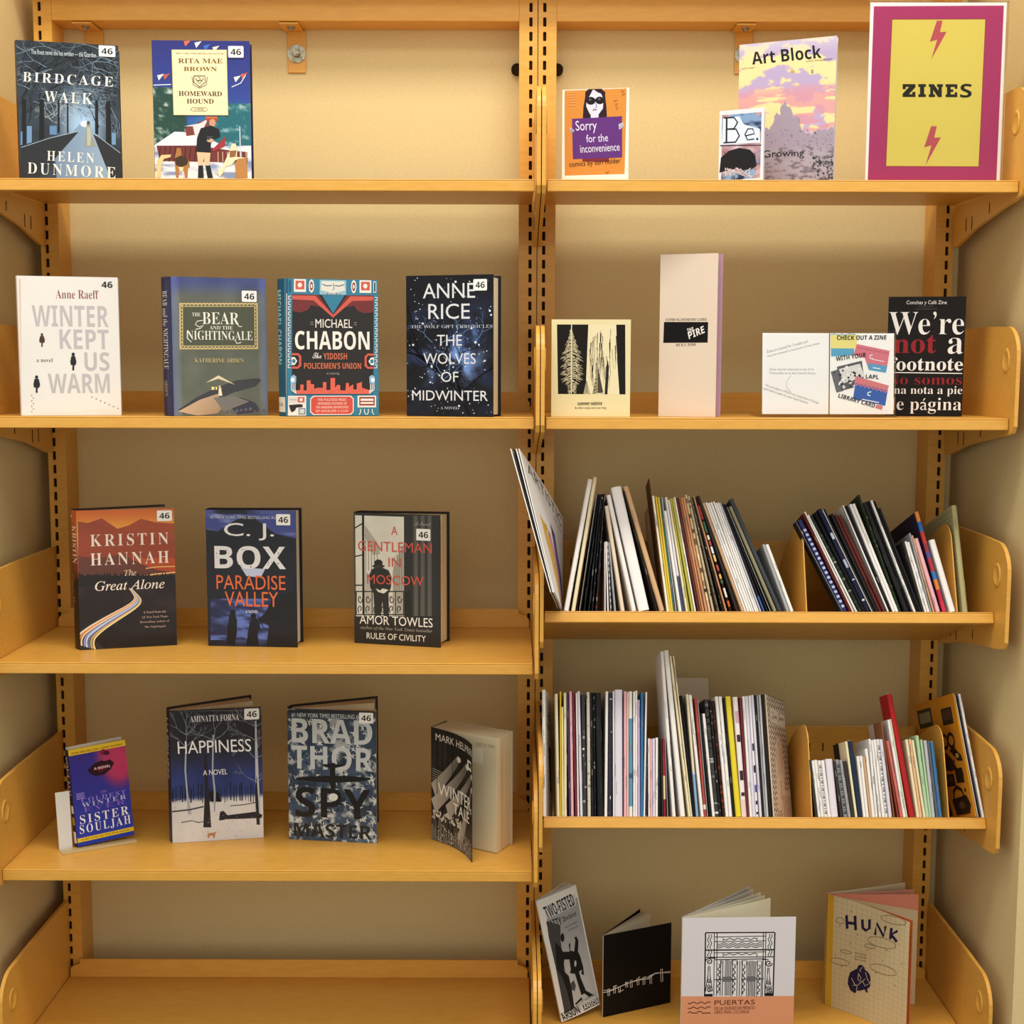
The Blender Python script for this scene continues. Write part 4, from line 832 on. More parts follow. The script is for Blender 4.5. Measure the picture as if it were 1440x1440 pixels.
def homeward(A):
    q = A.H; A.off()
    A.field(0, 0, 1, .62, 20, 30, lambda U, V: mixc(mixc('2a2c78', '2f4da0', V), '2f8aa4', ss(.62, 1, V) * ss(.2, .7, U)))
    A.field(0, .33, .34, .76, 22, 34, lambda U, V: mixc('22443c', 'b6c4bc', ss(.5, .75, fbm(U * 5, V * 14, 8))))
    A.field(.58, .44, 1, .76, 24, 26, lambda U, V: mixc('1f6470', 'a9c0c4', ss(.55, .8, fbm(U * 6, V * 12, 18))))
    A.field(0, .74, 1, 1, 30, 20, lambda U, V: mixc('7f8fb4', 'e4e2e6', ss(.3, .6, fbm(U * 5, V * 9, 28))))
    A.H = q
    A.poly([(768, 735), (870, 668), (985, 672), (1150, 755), (1150, 762), (980, 738), (780, 745)], 'dcdfe6').poly([(775, 740), (985, 738), (1150, 762), (1240, 770), (1240, 825), (790, 820)], '6d2f2c')
    A.lines([([(x, 745), (x - 10, 822)], 5) for x in range(795, 985, 26)], '3f1c1c').lines([([(x, 770), (x, 822)], 4) for x in range(1090, 1240, 24)], 'c9a890')
    A.poly([(925, 650), (975, 628), (1040, 600), (1050, 640), (1000, 680), (930, 690)], '7c3a34').poly([(920, 640), (1000, 625), (1045, 600), (1010, 668), (975, 690), (965, 640)], 'd9d3d6')
    for x0, y0, c in ((930, 210, 'd86a4a'), (985, 218, 'e8e4e0'), (1030, 232, '3a6ac0'), (1075, 240, 'd8cfc8'), (1180, 390, 'e8e0da'), (1215, 375, 'c85a48'), (790, 382, 'e0dcd8'), (820, 380, 'b85848')):
        A.poly([(x0, y0), (x0 + 36, y0 - 8), (x0 + 8, y0 + 26)], c)
    A.lines([([(770, 432), (860, 428)], 5), ([(1168, 440), (1215, 420), (1240, 380)], 5), ([(1205, 640), (1205, 800)], 5)], 'ccd2e0')
    k = '17181e'
    A.ell(1064, 606, 30, 15, 'a8452c').rect(1030, 590, 1092, 600, 'c8603a').ell(1066, 622, 16, 20, 'c99478')
    A.poly([(1005, 650), (1060, 636), (1098, 655), (1105, 690), (1080, 705), (1058, 700), (1052, 776), (978, 770), (985, 700)], k)
    A.poly([(1058, 762), (1132, 690), (1126, 742), (1070, 768)], '9c2f34').ell(1052, 712, 17, 10, 'c9a080')
    A.poly([(982, 772), (1052, 776), (1044, 842), (1020, 842), (1018, 800), (1008, 842), (988, 842)], 'd8b996')
    A.poly([(988, 842), (1012, 840), (1014, 906), (984, 906)], k).poly([(1024, 842), (1048, 840), (1062, 906), (1034, 906)], k)
    A.poly([(1035, 690), (1070, 690), (1060, 700), (1040, 712)], '3a3c46')
    for pts, c in (([(866, 808), (880, 752), (900, 752), (905, 800), (940, 810), (944, 850), (934, 852), (930, 904), (918, 904), (912, 866), (886, 868), (884, 904), (872, 904)], 'a8713c'),
                   ([(770, 905), (775, 820), (800, 788), (850, 786), (845, 800), (812, 808), (798, 840), (792, 905)], 'e0c08a'),
                   ([(1086, 878), (1120, 830), (1150, 765), (1162, 730), (1182, 726), (1190, 760), (1186, 796), (1232, 800), (1180, 812), (1158, 838), (1128, 846), (1112, 882), (1096, 900)], 'e8d6b4'),
                   ([(1180, 905), (1176, 830), (1192, 806), (1236, 800), (1240, 905)], 'b07c44')):
        A.poly(pts, c)
    A.poly([(866, 806), (900, 790), (938, 812), (930, 838), (900, 850), (874, 842)], '3c2a1c').poly([(1150, 765), (1186, 762), (1180, 795), (1150, 800)], '8a6238').poly([(886, 850), (912, 850), (906, 872), (892, 872)], 'e4cfa4')
    A.rect(868, 253, 1148, 584, 'efe0b4').frame(868, 253, 1148, 584, 3, 'd8c48c')
    A.text('NEW YORK TIMES BESTSELLING AUTHOR', 890, 268, 1132, 277, '7a6a4a')
    A.text('RITA MAE', 900, 297, 1126, 321, '7c5a24', 'b').text('BROWN', 927, 339, 1096, 361, '7c5a24', 'b')
    A.text('HOMEWARD', 898, 462, 1118, 487, '4a2c24', 'b').text('HOUND', 938, 501, 1075, 525, '4a2c24', 'b').text('A NOVEL', 976, 549, 1026, 559, '6a5a3a', 'b')
    A.lines([([(955, 554), (968, 545), (1034, 545), (1046, 554), (1034, 563), (968, 563), (955, 554)], 2)], '7a6a4a')
    A.lines([([(978, 385), (1034, 385), (1036, 415), (1006, 440), (976, 415), (978, 385)], 4), ([(985, 395), (1006, 425), (1028, 395)], 3), ([(968, 390), (974, 430), (1006, 446), (1040, 430), (1046, 390)], 3), ([(990, 408), (1022, 408)], 3), ([(1000, 390), (1012, 400), (1000, 412)], 3)], '5a5038')
a = new(.1558, .2225, 0, 0, 3.6, (213.5, 57), (350.5, 58), (350, 257), (212, 257)); homeward(a)
hardback('hardback_book', 'blue hardback with cream title panel and a huntsman with hounds', -.6258, .0404, Z1, 1.6, .1558, .2225, .024, 0, a, '2a3058', stick=(1155, 235, 1233, 293), back_col='24284c')

def winter(A):
    q = A.H; A.off().field(0, 0, 1, 1, 12, 16, lambda U, V: mixc('e6e0dc', 'ded7d4', fbm(U * 3, V * 4, 2))); A.H = q
    c = 'b9b3b6'
    A.rect(97, 440, 108, 1125, 'd9bfae')
    for s, x0, y0, x1, y1 in (('WINTER', 163, 576, 549, 682), ('KEPT', 302, 697, 551, 796), ('US', 428, 812, 554, 908), ('WARM', 243, 921, 556, 1020)): 
        A.text(s, x0, y0, x1, y1, c, 'B')
    A.text('Anne Raeff', 283, 497, 499, 541, '8a4a40', 't').text('a novel', 185, 841, 267, 861, '5a4a46', 't')
    def man(x, y, h, c, w=1):
        A.ell(x, y + h * .1, h * .09, h * .1, c).poly([(x - h * .13 * w, y + h * .2), (x + h * .13 * w, y + h * .2), (x + h * .22 * w, y + h * .52), (x + h * .16 * w, y + h * .7), (x + h * .06, y + h * .7), (x + h * .05, y + h), (x - h * .06, y + h * .97), (x - h * .04, y + h * .7), (x - h * .17 * w, y + h * .68), (x - h * .2 * w, y + h * .5)], c)
    man(213, 714, 70, '4a2f28'); man(371, 813, 92, '1c1c22', .8); man(185, 928, 90, '1c1c20', .9)
    A.dots([(160 + (i % 2) * 8, 1030 + i * 14, 3) for i in range(7)] + [(466 + i * 22, 1040 + i * 10, 3.5) for i in range(7)], '6a6468', 5)
    A.text('46', 514, 456, 569, 487, '141414', 'B')
a = new(.1565, .2258, 0, 270, 3.6, (24, 387.5), (165, 391), (171, 585), (30, 585)); winter(a)
hardback('hardback_book', 'white hardback with large grey block lettering and three tiny walking figures', -.8465, .0115, Z2, 14.2, .1565, .2258, .026, 2, a, 'd8cfc8', lambda A: A.rect(.2, .05, .8, .95, 'cfb8a8'), back_col='d8d2cc')

def bear(A):
    q = A.H; A.off()
    def f(U, V):
        n = fbm(U * 5, V * 6, 12); c = mixc('4f5348', '6a6c62', n); c = c * (1 - ss(.16, .03, V)[..., None]) + mixc('33386a', '55608c', n) * ss(.16, .03, V)[..., None]  # blue at the top is the jacket's reflection, put into the colour
        return c * (1 - .5 * ss(.07, 0, np.minimum(U, 1 - U)))[..., None] + mixc('000000', '30385c', ss(.1, 0, np.minimum(U, 1 - U)))
    A.field(0, 0, 1, 1, 30, 44, f)
    A.H = q
    A.poly([(900, 1100), (990, 1040), (1090, 990), (1200, 952), (1310, 942), (1322, 955), (1290, 985), (1180, 1015), (1100, 1050), (1010, 1085), (930, 1120)], '3a3a40').poly([(1130, 1050), (1220, 1040), (1290, 1065), (1318, 1110), (1200, 1125)], '38384a', '2c2c3c')
    A.poly([(900, 1108), (1010, 1050), (1100, 1020), (1130, 1085), (1100, 1118), (1000, 1128)], '8c7458', 'c2a488').poly([(1080, 1040), (1180, 1030), (1260, 1060), (1130, 1110)], '6e6c6a').poly([(1040, 965), (1105, 928), (1190, 975), (1105, 945)], 'd8c8a4')
    A.rect(1070, 985, 1084, 1000, 'e8d48c').rect(1090, 985, 1098, 1000, 'e8d48c').poly([(1106, 992), (1118, 990), (1124, 1030), (1104, 1030)], 'e4d6c0').ell(1111, 985, 6, 7, 'c8b49c')
    A.dots([(1150 + i * 23, 1112 - (i * 37 % 17), 7 + i % 3) for i in range(9)], '565a6c')
    g = 'cdb074'
    A.rect(918, 570, 1300, 788, '4c4f40')
    A.frame(910, 563, 1308, 797, 5, g).frame(924, 578, 1294, 782, 4, g)
    z = []
    for y in (570, 789): z.append(([(916 + k * 9.7, y + (5 if k % 2 else -5)) for k in range(41)], 4))
    for x in (917, 1301): z.append(([(x + (5 if k % 2 else -5), 570 + k * 9.1) for k in range(25)], 4))
    A.lines(z, 'e4cf96')
    w = 'e6e2d6'
    A.text('THE', 974, 612, 1017, 630, w, 't').text('BEAR', 1026, 610, 1212, 670, w, 't').text('AND THE', 1062, 679, 1180, 697, w, 't').text('NIGHTINGALE', 948, 704, 1280, 750, w, 't')
    A.lines([([(1030, 650), (1000, 655), (990, 672), (1010, 684), (1032, 676), (1018, 690), (992, 696)], 4), ([(1195, 660), (1212, 682), (1226, 682)], 4), ([(950, 700), (948, 740), (970, 760)], 4), ([(1190, 750), (1200, 768), (1222, 762)], 4)], w)
    A.text('KATHERINE ARDEN', 986, 842, 1234, 863, 'c2ad78', 't')
a = new(.1523, .2252, 0, 270, 3.6, (241, 389), (375, 392), (376, 583.5), (244.5, 584)); bear(a)
def bear_sp(A): A.text('BEAR and the NIGHTINGALE', .3, .1, .75, .66, 'c4bcae', 't', 1).text('ARDEN', .35, .74, .65, .86, 'a89468', 't', 1)
hardback('hardback_book', 'grey green hardback with gold zigzag title border and navy spine', -.5976, .0125, Z2, 18.5, .1523, .2252, .036, 2, a, '26264a', bear_sp, stick=(1227, 501, 1303, 558), back_col='26264a', skew=.013)

def chabon(A):
    te = '2f7896'; wh = 'e4dcd6'; sa = 'c9564a'; bk = '231f20'
    q = A.H; A.rect(128, 138, 565, 770, te)
    A.H = q
    A.rect(133, 140, 145, 766, '1f4f68').rect(138, 210, 141, 760, wh)
    sg = []
    for x, s in ((158, -1), (546, 1)):
        for k in range(14): y = 222 + k * 24; sg.append(([(x, y), (x + s * 10, y), (x + s * 10, y + 14), (x, y + 14)], 4))
        for k in range(3): y = 560 + k * 0; 
    A.lines(sg, wh)
    A.poly([(165, 212), (300, 214), (352, 300), (405, 214), (540, 212), (540, 600), (520, 668), (185, 668), (165, 600)], bk)
    A.poly([(165, 212), (285, 214), (345, 300), (300, 270), (250, 262), (235, 285), (200, 296), (168, 290)], '6e2a2c').poly([(540, 212), (415, 214), (358, 300), (405, 270), (450, 262), (465, 285), (500, 296), (538, 290)], '6e2a2c')
    A.poly([(165, 218), (270, 218), (352, 305), (432, 218), (538, 218), (538, 236), (440, 240), (352, 318), (262, 240), (165, 236)], sa)
    A.rect(290, 145, 412, 212, '8fb4c4').poly([(300, 150), (402, 150), (408, 192), (352, 205), (294, 192)], 'd8d4cc')
    A.lines([([(302, 165), (322, 172), (345, 170)], 4), ([(358, 170), (380, 172), (402, 165)], 4), ([(352, 160), (356, 186), (348, 190)], 3), ([(316, 208), (386, 208)], 6)], '2a4a5a').text('A NOVEL BY', 316, 203, 386, 211, wh, 'B')
    for x in (172, 474): A.rect(x, 143, x + 55, 202, wh).rect(x + 7, 150, x + 48, 190, sa).ell(x + 27, 170, 11, 12, wh, 6)
    for x in (252, 447): A.ell(x, 174, 13, 32, wh, 8).ell(x, 174, 8, 22, '8c3a34', 8).ell(x, 174, 4, 10, wh, 8)
    A.rect(150, 148, 158, 200, '1f4f68').rect(538, 148, 552, 200, wh).rect(541, 152, 549, 196, '1f4f68')
    A.text('MICHAEL', 271, 325, 441, 365, 'e6dfd6', 'h').text('CHABON', 178, 380, 521, 465, 'eae2da', 'B')
    A.text('The', 258, 479, 299, 506, wh, 'c').text('YIDDISH', 308, 481, 417, 510, 'c9694a', 'B').text("POLICEMEN'S UNION", 220, 526, 482, 553, 'c9694a', 'B').text('A NOVEL', 323, 570, 384, 580, '9a948c')
    A.lines([([(247, 340), (262, 340)], 3), ([(247, 350), (262, 350)], 3), ([(448, 340), (462, 340)], 3), ([(448, 350), (462, 350)], 3)], '8c8478')
    for s, x in ((1, 163), (-1, 542)):
        A.poly([(x, 482), (x + s * 30, 482), (x + s * 44, 496), (x + s * 44, 540), (x + s * 30, 553), (x, 553), (x, 543), (x + s * 28, 543), (x + s * 34, 532), (x + s * 34, 502), (x + s * 28, 492), (x, 492)], sa)
        A.poly([(x, 500), (x + s * 14, 500), (x + s * 26, 518), (x + s * 14, 536), (x, 536)], wh).ell(x + s * 10, 518, 8, 10, te, 10)
        A.poly([(x - s * 4, 590), (x + s * 10, 580), (x + s * 22, 590), (x + s * 20, 620), (x - s * 4, 622)], '8fb0d0').ell(x + s * 5, 604, 9, 10, 'e8f0f4', 10)
        A.lines([([(x + s * k * 8, 622), (x + s * k * 8, 650), (x + s * (k * 8 + 22), 666)], 4) for k in range(3)], wh)
    sk = [(185, 668), (185, 652), (203, 650), (203, 625), (218, 625), (218, 652), (232, 652), (232, 606), (250, 606), (250, 622), (266, 624), (266, 645), (280, 640), (306, 640), (306, 614), (322, 614), (322, 650), (341, 650), (341, 595), (362, 595), (362, 640), (372, 626), (386, 628), (386, 652), (410, 652), (412, 618), (426, 618), (426, 636), (446, 624), (446, 648), (462, 648), (462, 620), (478, 616), (486, 612), (486, 640), (500, 644), (518, 650), (520, 668)]
    A.poly(sk, 'd9604e')
    A.dots([(210 + (i * 47) % 300, 640 + (i * 13) % 24, 2) for i in range(26)], '7c2a24', 4)
    A.rect(130, 676, 565, 768, te).rect(148, 676, 230, 766, wh).rect(466, 676, 552, 730, wh).rect(474, 682, 546, 722, '8c3a3a').rect(480, 690, 540, 700, wh).rect(480, 706, 540, 714, wh)
    A.rect(152, 680, 224, 708, 'd8cfc8').text('WINNER', 154, 690, 188, 698, '8a8278').rect(192, 682, 222, 706, sa).ell(207, 694, 8, 8, wh, 6)
    A.poly([(152, 718), (200, 714), (214, 716), (214, 728), (185, 730), (180, 742), (165, 752), (158, 740)], bk).rect(196, 733, 226, 760, 'bcc8cc').frame(196, 733, 226, 760, 3, '1f4f68')
    for k in range(4): A.lines([([(480 + k * 18, 738), (480 + k * 18, 752), (474 + k * 18 + (k % 2) * 14, 764)], 4)], wh)
    A.poly([(262, 676), (435, 676), (448, 690), (448, 750), (435, 764), (262, 764), (248, 750), (248, 690)], wh).poly([(266, 680), (431, 680), (444, 692), (444, 748), (431, 760), (266, 760), (252, 748), (252, 692)], 'c64a40')
    for i, s in enumerate(('THE PULITZER PRIZE-', 'WINNING AUTHOR OF', 'THE AMAZING ADVENTURES', 'OF KAVALIER & CLAY')): A.text(s, 282 - (i > 1) * 8, 689 + i * 17, 416 + (i > 1) * 8, 700 + i * 17, 'e0b8a8', 'B')
a = new(.1521, .2226, 360, 350, 3.273, (399, 393), (531, 393), (533, 585), (403, 585)); chabon(a)
def chabon_sp(A): A.text('MICHAEL CHABON', .3, .08, .75, .62, '8fb4b4', 'B', 1).rect(.15, .86, .95, .97, 'd8d0c4').text('CHA', .3, .9, .8, .93, '22201e')
hardback('hardback_book', 'teal and black hardback with orange skyline and ornate ribbon frame', -.4144, .0134, Z2, 13.5, .1521, .2226, .036, 2, a, '1e5066', chabon_sp, back_col='1e5066', skew=.009)

def wolves(A):
    q = A.H; A.off().field(0, 0, 1, 1, 40, 60, lambda U, V: mixc('15151c', '33487c', ss(.42, .75, fbm(U * 5, V * 7, 33)) * ss(.05, .5, V) * (1.15 - V)) + mixc('000000', '5c78ac', ss(.5, .8, fbm(U * 7, V * 9, 73)) * ss(.5, .1, np.hypot(U - .55, V - .58))))
    A.H = q; g = random.Random(8); br = []
    for x, y, aa, l, w in ((985, 768, -1.9, 190, 20), (985, 700, -2.5, 150, 11), (960, 650, -.9, 150, 11), (930, 600, -1.3, 120, 9), (960, 640, -2.9, 150, 8)): branches(g, x, y, aa, l, w, 6, br, .6)
    A.lines(br, '0b0b10')
    br = []
    for k in range(7): branches(g, g.uniform(780, 1080), g.uniform(420, 640), g.uniform(-3, 0), 60, 2.5, 4, br, .7)
    A.lines(br, '6d8ec4')
    A.dots([(g.uniform(695, 1090), g.uniform(130, 765), g.uniform(.8, 3.2)) for _ in range(170)], 'c4cede').dots([(g.uniform(700, 1085), g.uniform(130, 765), g.uniform(3.5, 6)) for _ in range(20)], 'd4dcea', 8)
    w = 'd6d6da'
    for s, x0, y0, x1, y1, st in (('ANNE', 765, 158, 1003, 225, 'h'), ('RICE', 790, 250, 980, 320, 'h'), ('THE', 830, 392, 945, 442, 'h'), ('WOLVES', 768, 476, 1010, 526, 'h'), ('OF', 850, 562, 930, 610, 'h'), ('MIDWINTER', 717, 650, 1069, 697, 'h'), ('THE WOLF GIFT CHRONICLES', 712, 346, 1086, 361, 't'), ('A NOVEL', 848, 725, 931, 738, 't')): A.text(s, x0, y0, x1, y1, w if y1 - y0 > 30 else 'aab0be', st)
a = new(.1510, .2297, 360, 350, 3.273, (570.5, 390), (692, 384), (695, 586), (571.6, 585)); wolves(a)
hardback('paperback_book', 'thick dark paperback with starry blue tree, pages curling out beside the post', -.2204, .0519, Z2, -16.8,   .151, .2297, .034, 3, a, '1a1c28', stick=(995, 135, 1058, 187), mat_=M_PRINT, c=.0008)

def kristin(A):
    q = A.H; A.off()
    A.field(0, 0, 1, .5, 24, 30, lambda U, V: mixc(mixc('c9642c', 'e0983c', ss(.0, .3, V)), 'b04a26', ss(.35, .8, V)))
    A.field(0, .48, 1, 1, 16, 20, lambda U, V: mixc('2a1d20', '171416', V) + .05 * ss(.5, .8, fbm(U * 6, V * 5, 3))[..., None])
    A.H = q
    A.poly([(398, 372), (450, 380), (520, 356), (600, 410), (660, 392), (720, 360), (790, 378), (890, 385), (890, 480), (398, 480)], 'a2492c', '8e4230')
    A.poly([(398, 440), (480, 452), (560, 440), (640, 470), (740, 450), (890, 470), (890, 560), (398, 560)], '93402c', '9c4a34')
    A.poly([(398, 548), (500, 560), (620, 540), (720, 590), (800, 620), (890, 632), (890, 660), (398, 660)], '5a3530', '6d3a30')
    A.lines([([(740, 612), (800, 604), (890, 602)], 5), ([(720, 650), (800, 640), (890, 632)], 7), ([(790, 660), (890, 655)], 4)], 'e8b070')
    g = random.Random(6)
    A.poly([(398, 640)] + [(398 + i * 7, 650 - g.uniform(0, 24) * (1 if i % 2 else .2)) for i in range(1, 71)] + [(893, 700), (398, 700)], '1e1a1c')
    A.poly([(650, 705), (668, 700), (725, 765), (735, 790), (600, 860), (490, 935), (480, 975), (530, 1020), (375, 1025), (372, 970), (400, 925), (520, 855), (640, 800), (680, 770), (672, 745)], '2c2a30')
    P0 = np.array([(655, 708), (690, 745), (705, 775), (660, 812), (560, 868), (455, 935), (425, 975), (435, 1015)], float)
    t = np.linspace(0, 7, 40); cx = np.interp(t, range(8), P0[:, 0]); cy = np.interp(t, range(8), P0[:, 1])
    cx = np.convolve(np.pad(cx, 3, 'edge'), np.ones(7) / 7, 'valid'); cy = np.convolve(np.pad(cy, 3, 'edge'), np.ones(7) / 7, 'valid')
    for off, c in ((-1, 'e8d0b8'), (-.72, 'd0864a'), (-.45, 'e0c4a0'), (-.1, '8c94c8'), (.15, 'c2cce8'), (.42, '5f6ca8'), (.7, 'c9a860'), (1, 'e8d098')):
        w = np.linspace(6, 52, 40); A.line(list(zip(cx + off * w * .9, cy + off * w * .25 + 0)), 4, c, 9)
    w = 'eeddd0'
    A.text('KRISTIN', 460, 434, 857, 495, w, 's').text('HANNAH', 460, 528, 858, 591, w, 's').text('The', 631, 617, 693, 648, 'e4c0a0', 'i').text('Great Alone', 482, 670, 834, 719, w, 'i')
    for i, s in enumerate(('A Novel from the', '#1 New York Times', 'Bestselling Author of', 'The Nightingale')): A.text(s, (725, 718, 708, 730)[i], 824 + i * 25, (840, 850, 856, 838)[i], 837 + i * 25, 'b49a8c', 't')
a = new(.1622, .2422, 0, 630, 3.6, (108, 718), (246, 715.5), (248, 907), (112.5, 914.7)); kristin(a)
def kris_sp(A):
    A.field(0, 0, 1, 1, 2, 12, lambda U, V: mixc(mixc('b85a2a', '6d3424', ss(.05, .45, V)), '1c1618', ss(.42, .5, V)))
    A.ell(.4, .045, .2, .012, 'e8c8a8').text('KRISTIN', .55, .11, .95, .38, 'e0c8b4', 't', 1).text('HANNAH', .05, .11, .45, .38, 'e0c8b4', 't', 1).text('Great Alone', .25, .46, .7, .74, 'b0906c', 'i', 1)
hardback('hardback_book', 'orange and black hardback with winding road of light trails, spine turned outward', -.7906, .0955, Z3, 16.1, .1622, .2422, .036, 14, a, '4a2a22', kris_sp, stick=(800, 318, 876, 372), back_col='3a2420', skew=.009)

def cjbox(A):
    q = A.H; A.off()
    A.field(0, 0, 1, 1, 32, 46, lambda U, V: mixc('1b1c28', '4a5496', ss(.4, .7, fbm(U * 4, V * 7, 44)) * ss(.3, .02, V)) + mixc('000000', '40508c', ss(.62, .8, V) * ss(1.02, .9, V) * ss(.1, .3, U) * ss(.85, .5, U) * (.6 + .8 * fbm(U * 9, V * 40, 3))))
    A.field(.0, .03, 1, .24, 24, 12, lambda U, V: mixc('3c4688', '9aa2cc', ss(.5, .8, fbm(U * 4, V * 3, 61))))
    A.H = q
    A.poly([(288, 745), (305, 748), (325, 735), (340, 727), (352, 726), (365, 735), (385, 750), (419, 757), (419, 775), (288, 775)], '181a24')
    A.field(296, 842, 380, 900, 20, 22, lambda U, V: mixc('23284c', '5a70b8', ss(.35, .7, fbm(U * 4, V * 12, 9))))
    A.poly([(385, 840), (419, 830), (419, 911), (375, 911), (378, 880), (362, 872), (372, 862)], '15151c')
    A.poly([(318, 905), (320, 880), (322, 864), (330, 863), (333, 872), (333, 890), (330, 908)], '12121a').poly([(346, 908), (350, 880), (354, 868), (361, 870), (366, 882), (362, 890), (364, 908)], '12121a').lines([([(362, 864), (366, 876), (372, 884)], 1)], '12121a')
    A.poly([(338, 798), (372, 800), (366, 812), (346, 810)], 'b9c0dc')
    A.ell(327, 862, 4, 4.5, '12121a').ell(356, 867, 4, 4.5, '12121a').lines([([(362, 880), (372, 872), (382, 852)], .9)], '12121a')
    w = 'dfdde0'
    A.text('C. J.', 314, 736, 384, 760, w, 'h').text('BOX', 301, 768, 401, 800, w, 'B').text('PARADISE', 304, 809, 401, 829, 'd9683a', 'h').text('VALLEY', 316, 832, 391, 853, 'd9683a', 'h').text('A NOVEL', 345, 858, 363, 862, w)
    A.text('#1 NEW YORK TIMES BESTSELLING AUTHOR', 295, 726, 402, 730.5, 'bcc0d0')
    g = random.Random(2); A.dots([(g.uniform(302, 400), g.uniform(772, 798), g.uniform(.3, .9)) for _ in range(60)], '2c2c3a', 5)
a = new(.1591, .2404, 0, 0, 1, (288, 718), (414, 718), (419, 911), (293, 908)); cjbox(a)
hardback('hardback_book', 'midnight blue hardback with big white surname over a lake and two fishermen', -.5783, .1347, Z3, -4.4, .1591, .2404, .034, 5, a, '15161f', stick=(387, 723, 407, 738.5), pages=M_PAGESW)

def gentleman(A):
    q = A.H; A.rect(470, 135, 895, 795, '201e1c'); A.H = q
    A.off(); A.field(.02, .02, .6, .8, 24, 36, lambda U, V: mixc('c9c4b8', 'e4e0d6', fbm(U * 4, V * 5, 6))); A.H = q
    A.poly([(526, 200), (590, 290), (600, 340), (565, 345), (526, 250)], 'a8a498').poly([(715, 290), (690, 330), (660, 420), (660, 640), (715, 640)], 'a39f94')
    A.poly([(526, 420), (600, 480), (600, 640), (526, 640)], 'b4b0a4').lines([([(530 + k * 14, 250 + k * 22), (530 + k * 14, 420)], 3) for k in range(5)] + [([(670 + k * 11, 350 - k * 8), (670 + k * 11, 520)], 3) for k in range(4)], '7c786e')
    k = '1a1917'
    A.rect(513, 140, 524, 640, k).rect(474, 140, 480, 640, '4a4844'); A.lines([([(478, 215), (520, 190)], 6), ([(478, 352), (520, 342)], 6), ([(478, 490), (520, 490)], 6)], k)
    A.rect(715, 150, 890, 640, '262422').field(755, 155, 850, 640, 16, 4, lambda U, V: mixc('262422', '6c6862', ss(.2, .9, np.abs(np.sin(U * 9))) * .7))
    A.rect(715, 520, 750, 640, k)
    A.lines([([(480, 520), (715, 520)], 5), ([(480, 632), (715, 632)], 5)] + [([(484 + i * 38, 522), (484 + i * 38, 632)], 4) for i in range(7)], k)
    for i in range(6):
        cx = 502 + i * 38; A.lines([([(cx + 12 * math.cos(t * .45) * (1 - t / 18), 555 + 24 * math.sin(t * .45) * (1 - t / 18)) for t in range(15)], 4), ([(cx + 12 * math.cos(2 + t * .45) * (1 - t / 18), 605 + 20 * math.sin(2 + t * .45) * (1 - t / 18)) for t in range(15)], 4)], k)
    A.ell(592, 398, 30, 8, k).ell(592, 382, 20, 16, k).ell(592, 402, 14, 10, '3a3632')
    A.poly([(575, 405), (610, 405), (640, 418), (655, 450), (652, 500), (640, 530), (642, 640), (616, 640), (610, 560), (602, 640), (574, 640), (568, 530), (552, 500), (548, 440), (558, 415)], '24221f')
    A.poly([(578, 505), (600, 515), (612, 505), (640, 512), (618, 530), (590, 522)], 'd8d4c8')
    rd = 'cc5140'
    A.text('A', 654, 207, 684, 248, rd, 'h').text('GENTLEMAN', 494, 282, 849, 330, rd, 'h').text('IN', 640, 358, 699, 401, rd, 'h').text('MOSCOW', 537, 443, 810, 488, rd, 'h')
    A.rect(474, 640, 892, 790, '22201e')
    A.text('AMOR TOWLES', 500, 641, 853, 685, 'e4e0d8', 'h').text('author of the New York Times bestseller', 505, 694, 851, 714, '9a948a', 'i').text('RULES OF CIVILITY', 534, 726, 820, 756, 'e4e0d8', 'h').text('A Novel', 765, 183, 845, 204, '9a948a', 'c')
a = new(.1602, .2328, 360, 680, 3.429, (497.6, 721), (619, 725), (619.5, 911), (498.5, 904)); gentleman(a)
hardback('hardback_book', 'monochrome hardback with orange title and a man in a hat seen from behind', -.3246, .1646, Z3, -14.8, .1602, .2328, .036, 9, a, '1e1c1b', stick=(775, 219, 843, 275))

def sister(A):
    A.off()
    A.field(0, 0, 1, 1, 26, 40, lambda U, V: sister_f(U, V))
    A.rect(0, 0, 1, .062, 'd9b428'); A.text('OVER ONE MILLION COPIES IN PRINT', .05, .03, .95, .052, '7a4a20', 'B')
    A.ell(.60, .085, .055, .03, '7c1830').ell(.66, .10, .05, .022, '4a1030')
    A.poly([(.30, .235), (.42, .185), (.55, .165), (.62, .18), (.70, .17), (.77, .215), (.70, .275), (.58, .315), (.42, .315), (.33, .275)], '2c0d1a')
    A.poly([(.42, .235), (.55, .215), (.68, .22), (.62, .26), (.5, .275)], '6e1828').text('A NOVEL', .41, .225, .70, .25, 'd8c8d0', 'B')
    A.text('THE', .48, .475, .60, .50, '8c6cc0', 't').text('COLDEST', .14, .515, .92, .56, '8a7ad8', 's').text('WINTER', .14, .565, .92, .61, 'b8b0e0', 's').text('EVER', .16, .615, .9, .66, '7a5ac8', 's')
    A.text('SISTER', .08, .685, .94, .775, 'e4e0e8', 's').text('SOULJAH', .06, .785, .96, .885, 'e4e0e8', 's')
    A.rect(.0, .915, 1, .958, 'd9b428').text('Author of the New York Times bestseller', .06, .922, .94, .95, '5a3a20', 'i')
    A.lines([([(.06, .46 + k * .018), (.2, .46 + k * .018)], .008) for k in range(4)], '9c88d8')
def sister_f(U, V):
    c = mixc('382a80', '2a3aa0', V); f = ss(.34, .14, np.hypot((U - .86) * .8, V - .2)); c = c * (1 - f[..., None]) + mixc('c23a5a', '8c2660', fbm(U * 4, V * 4, 4)) * f[..., None]
    f2 = ss(.30, .10, np.hypot(U - .68, (V - .12) * 1.2)); return c * (1 - .6 * f2[..., None]) + hx('b83a5c') * .6 * f2[..., None]
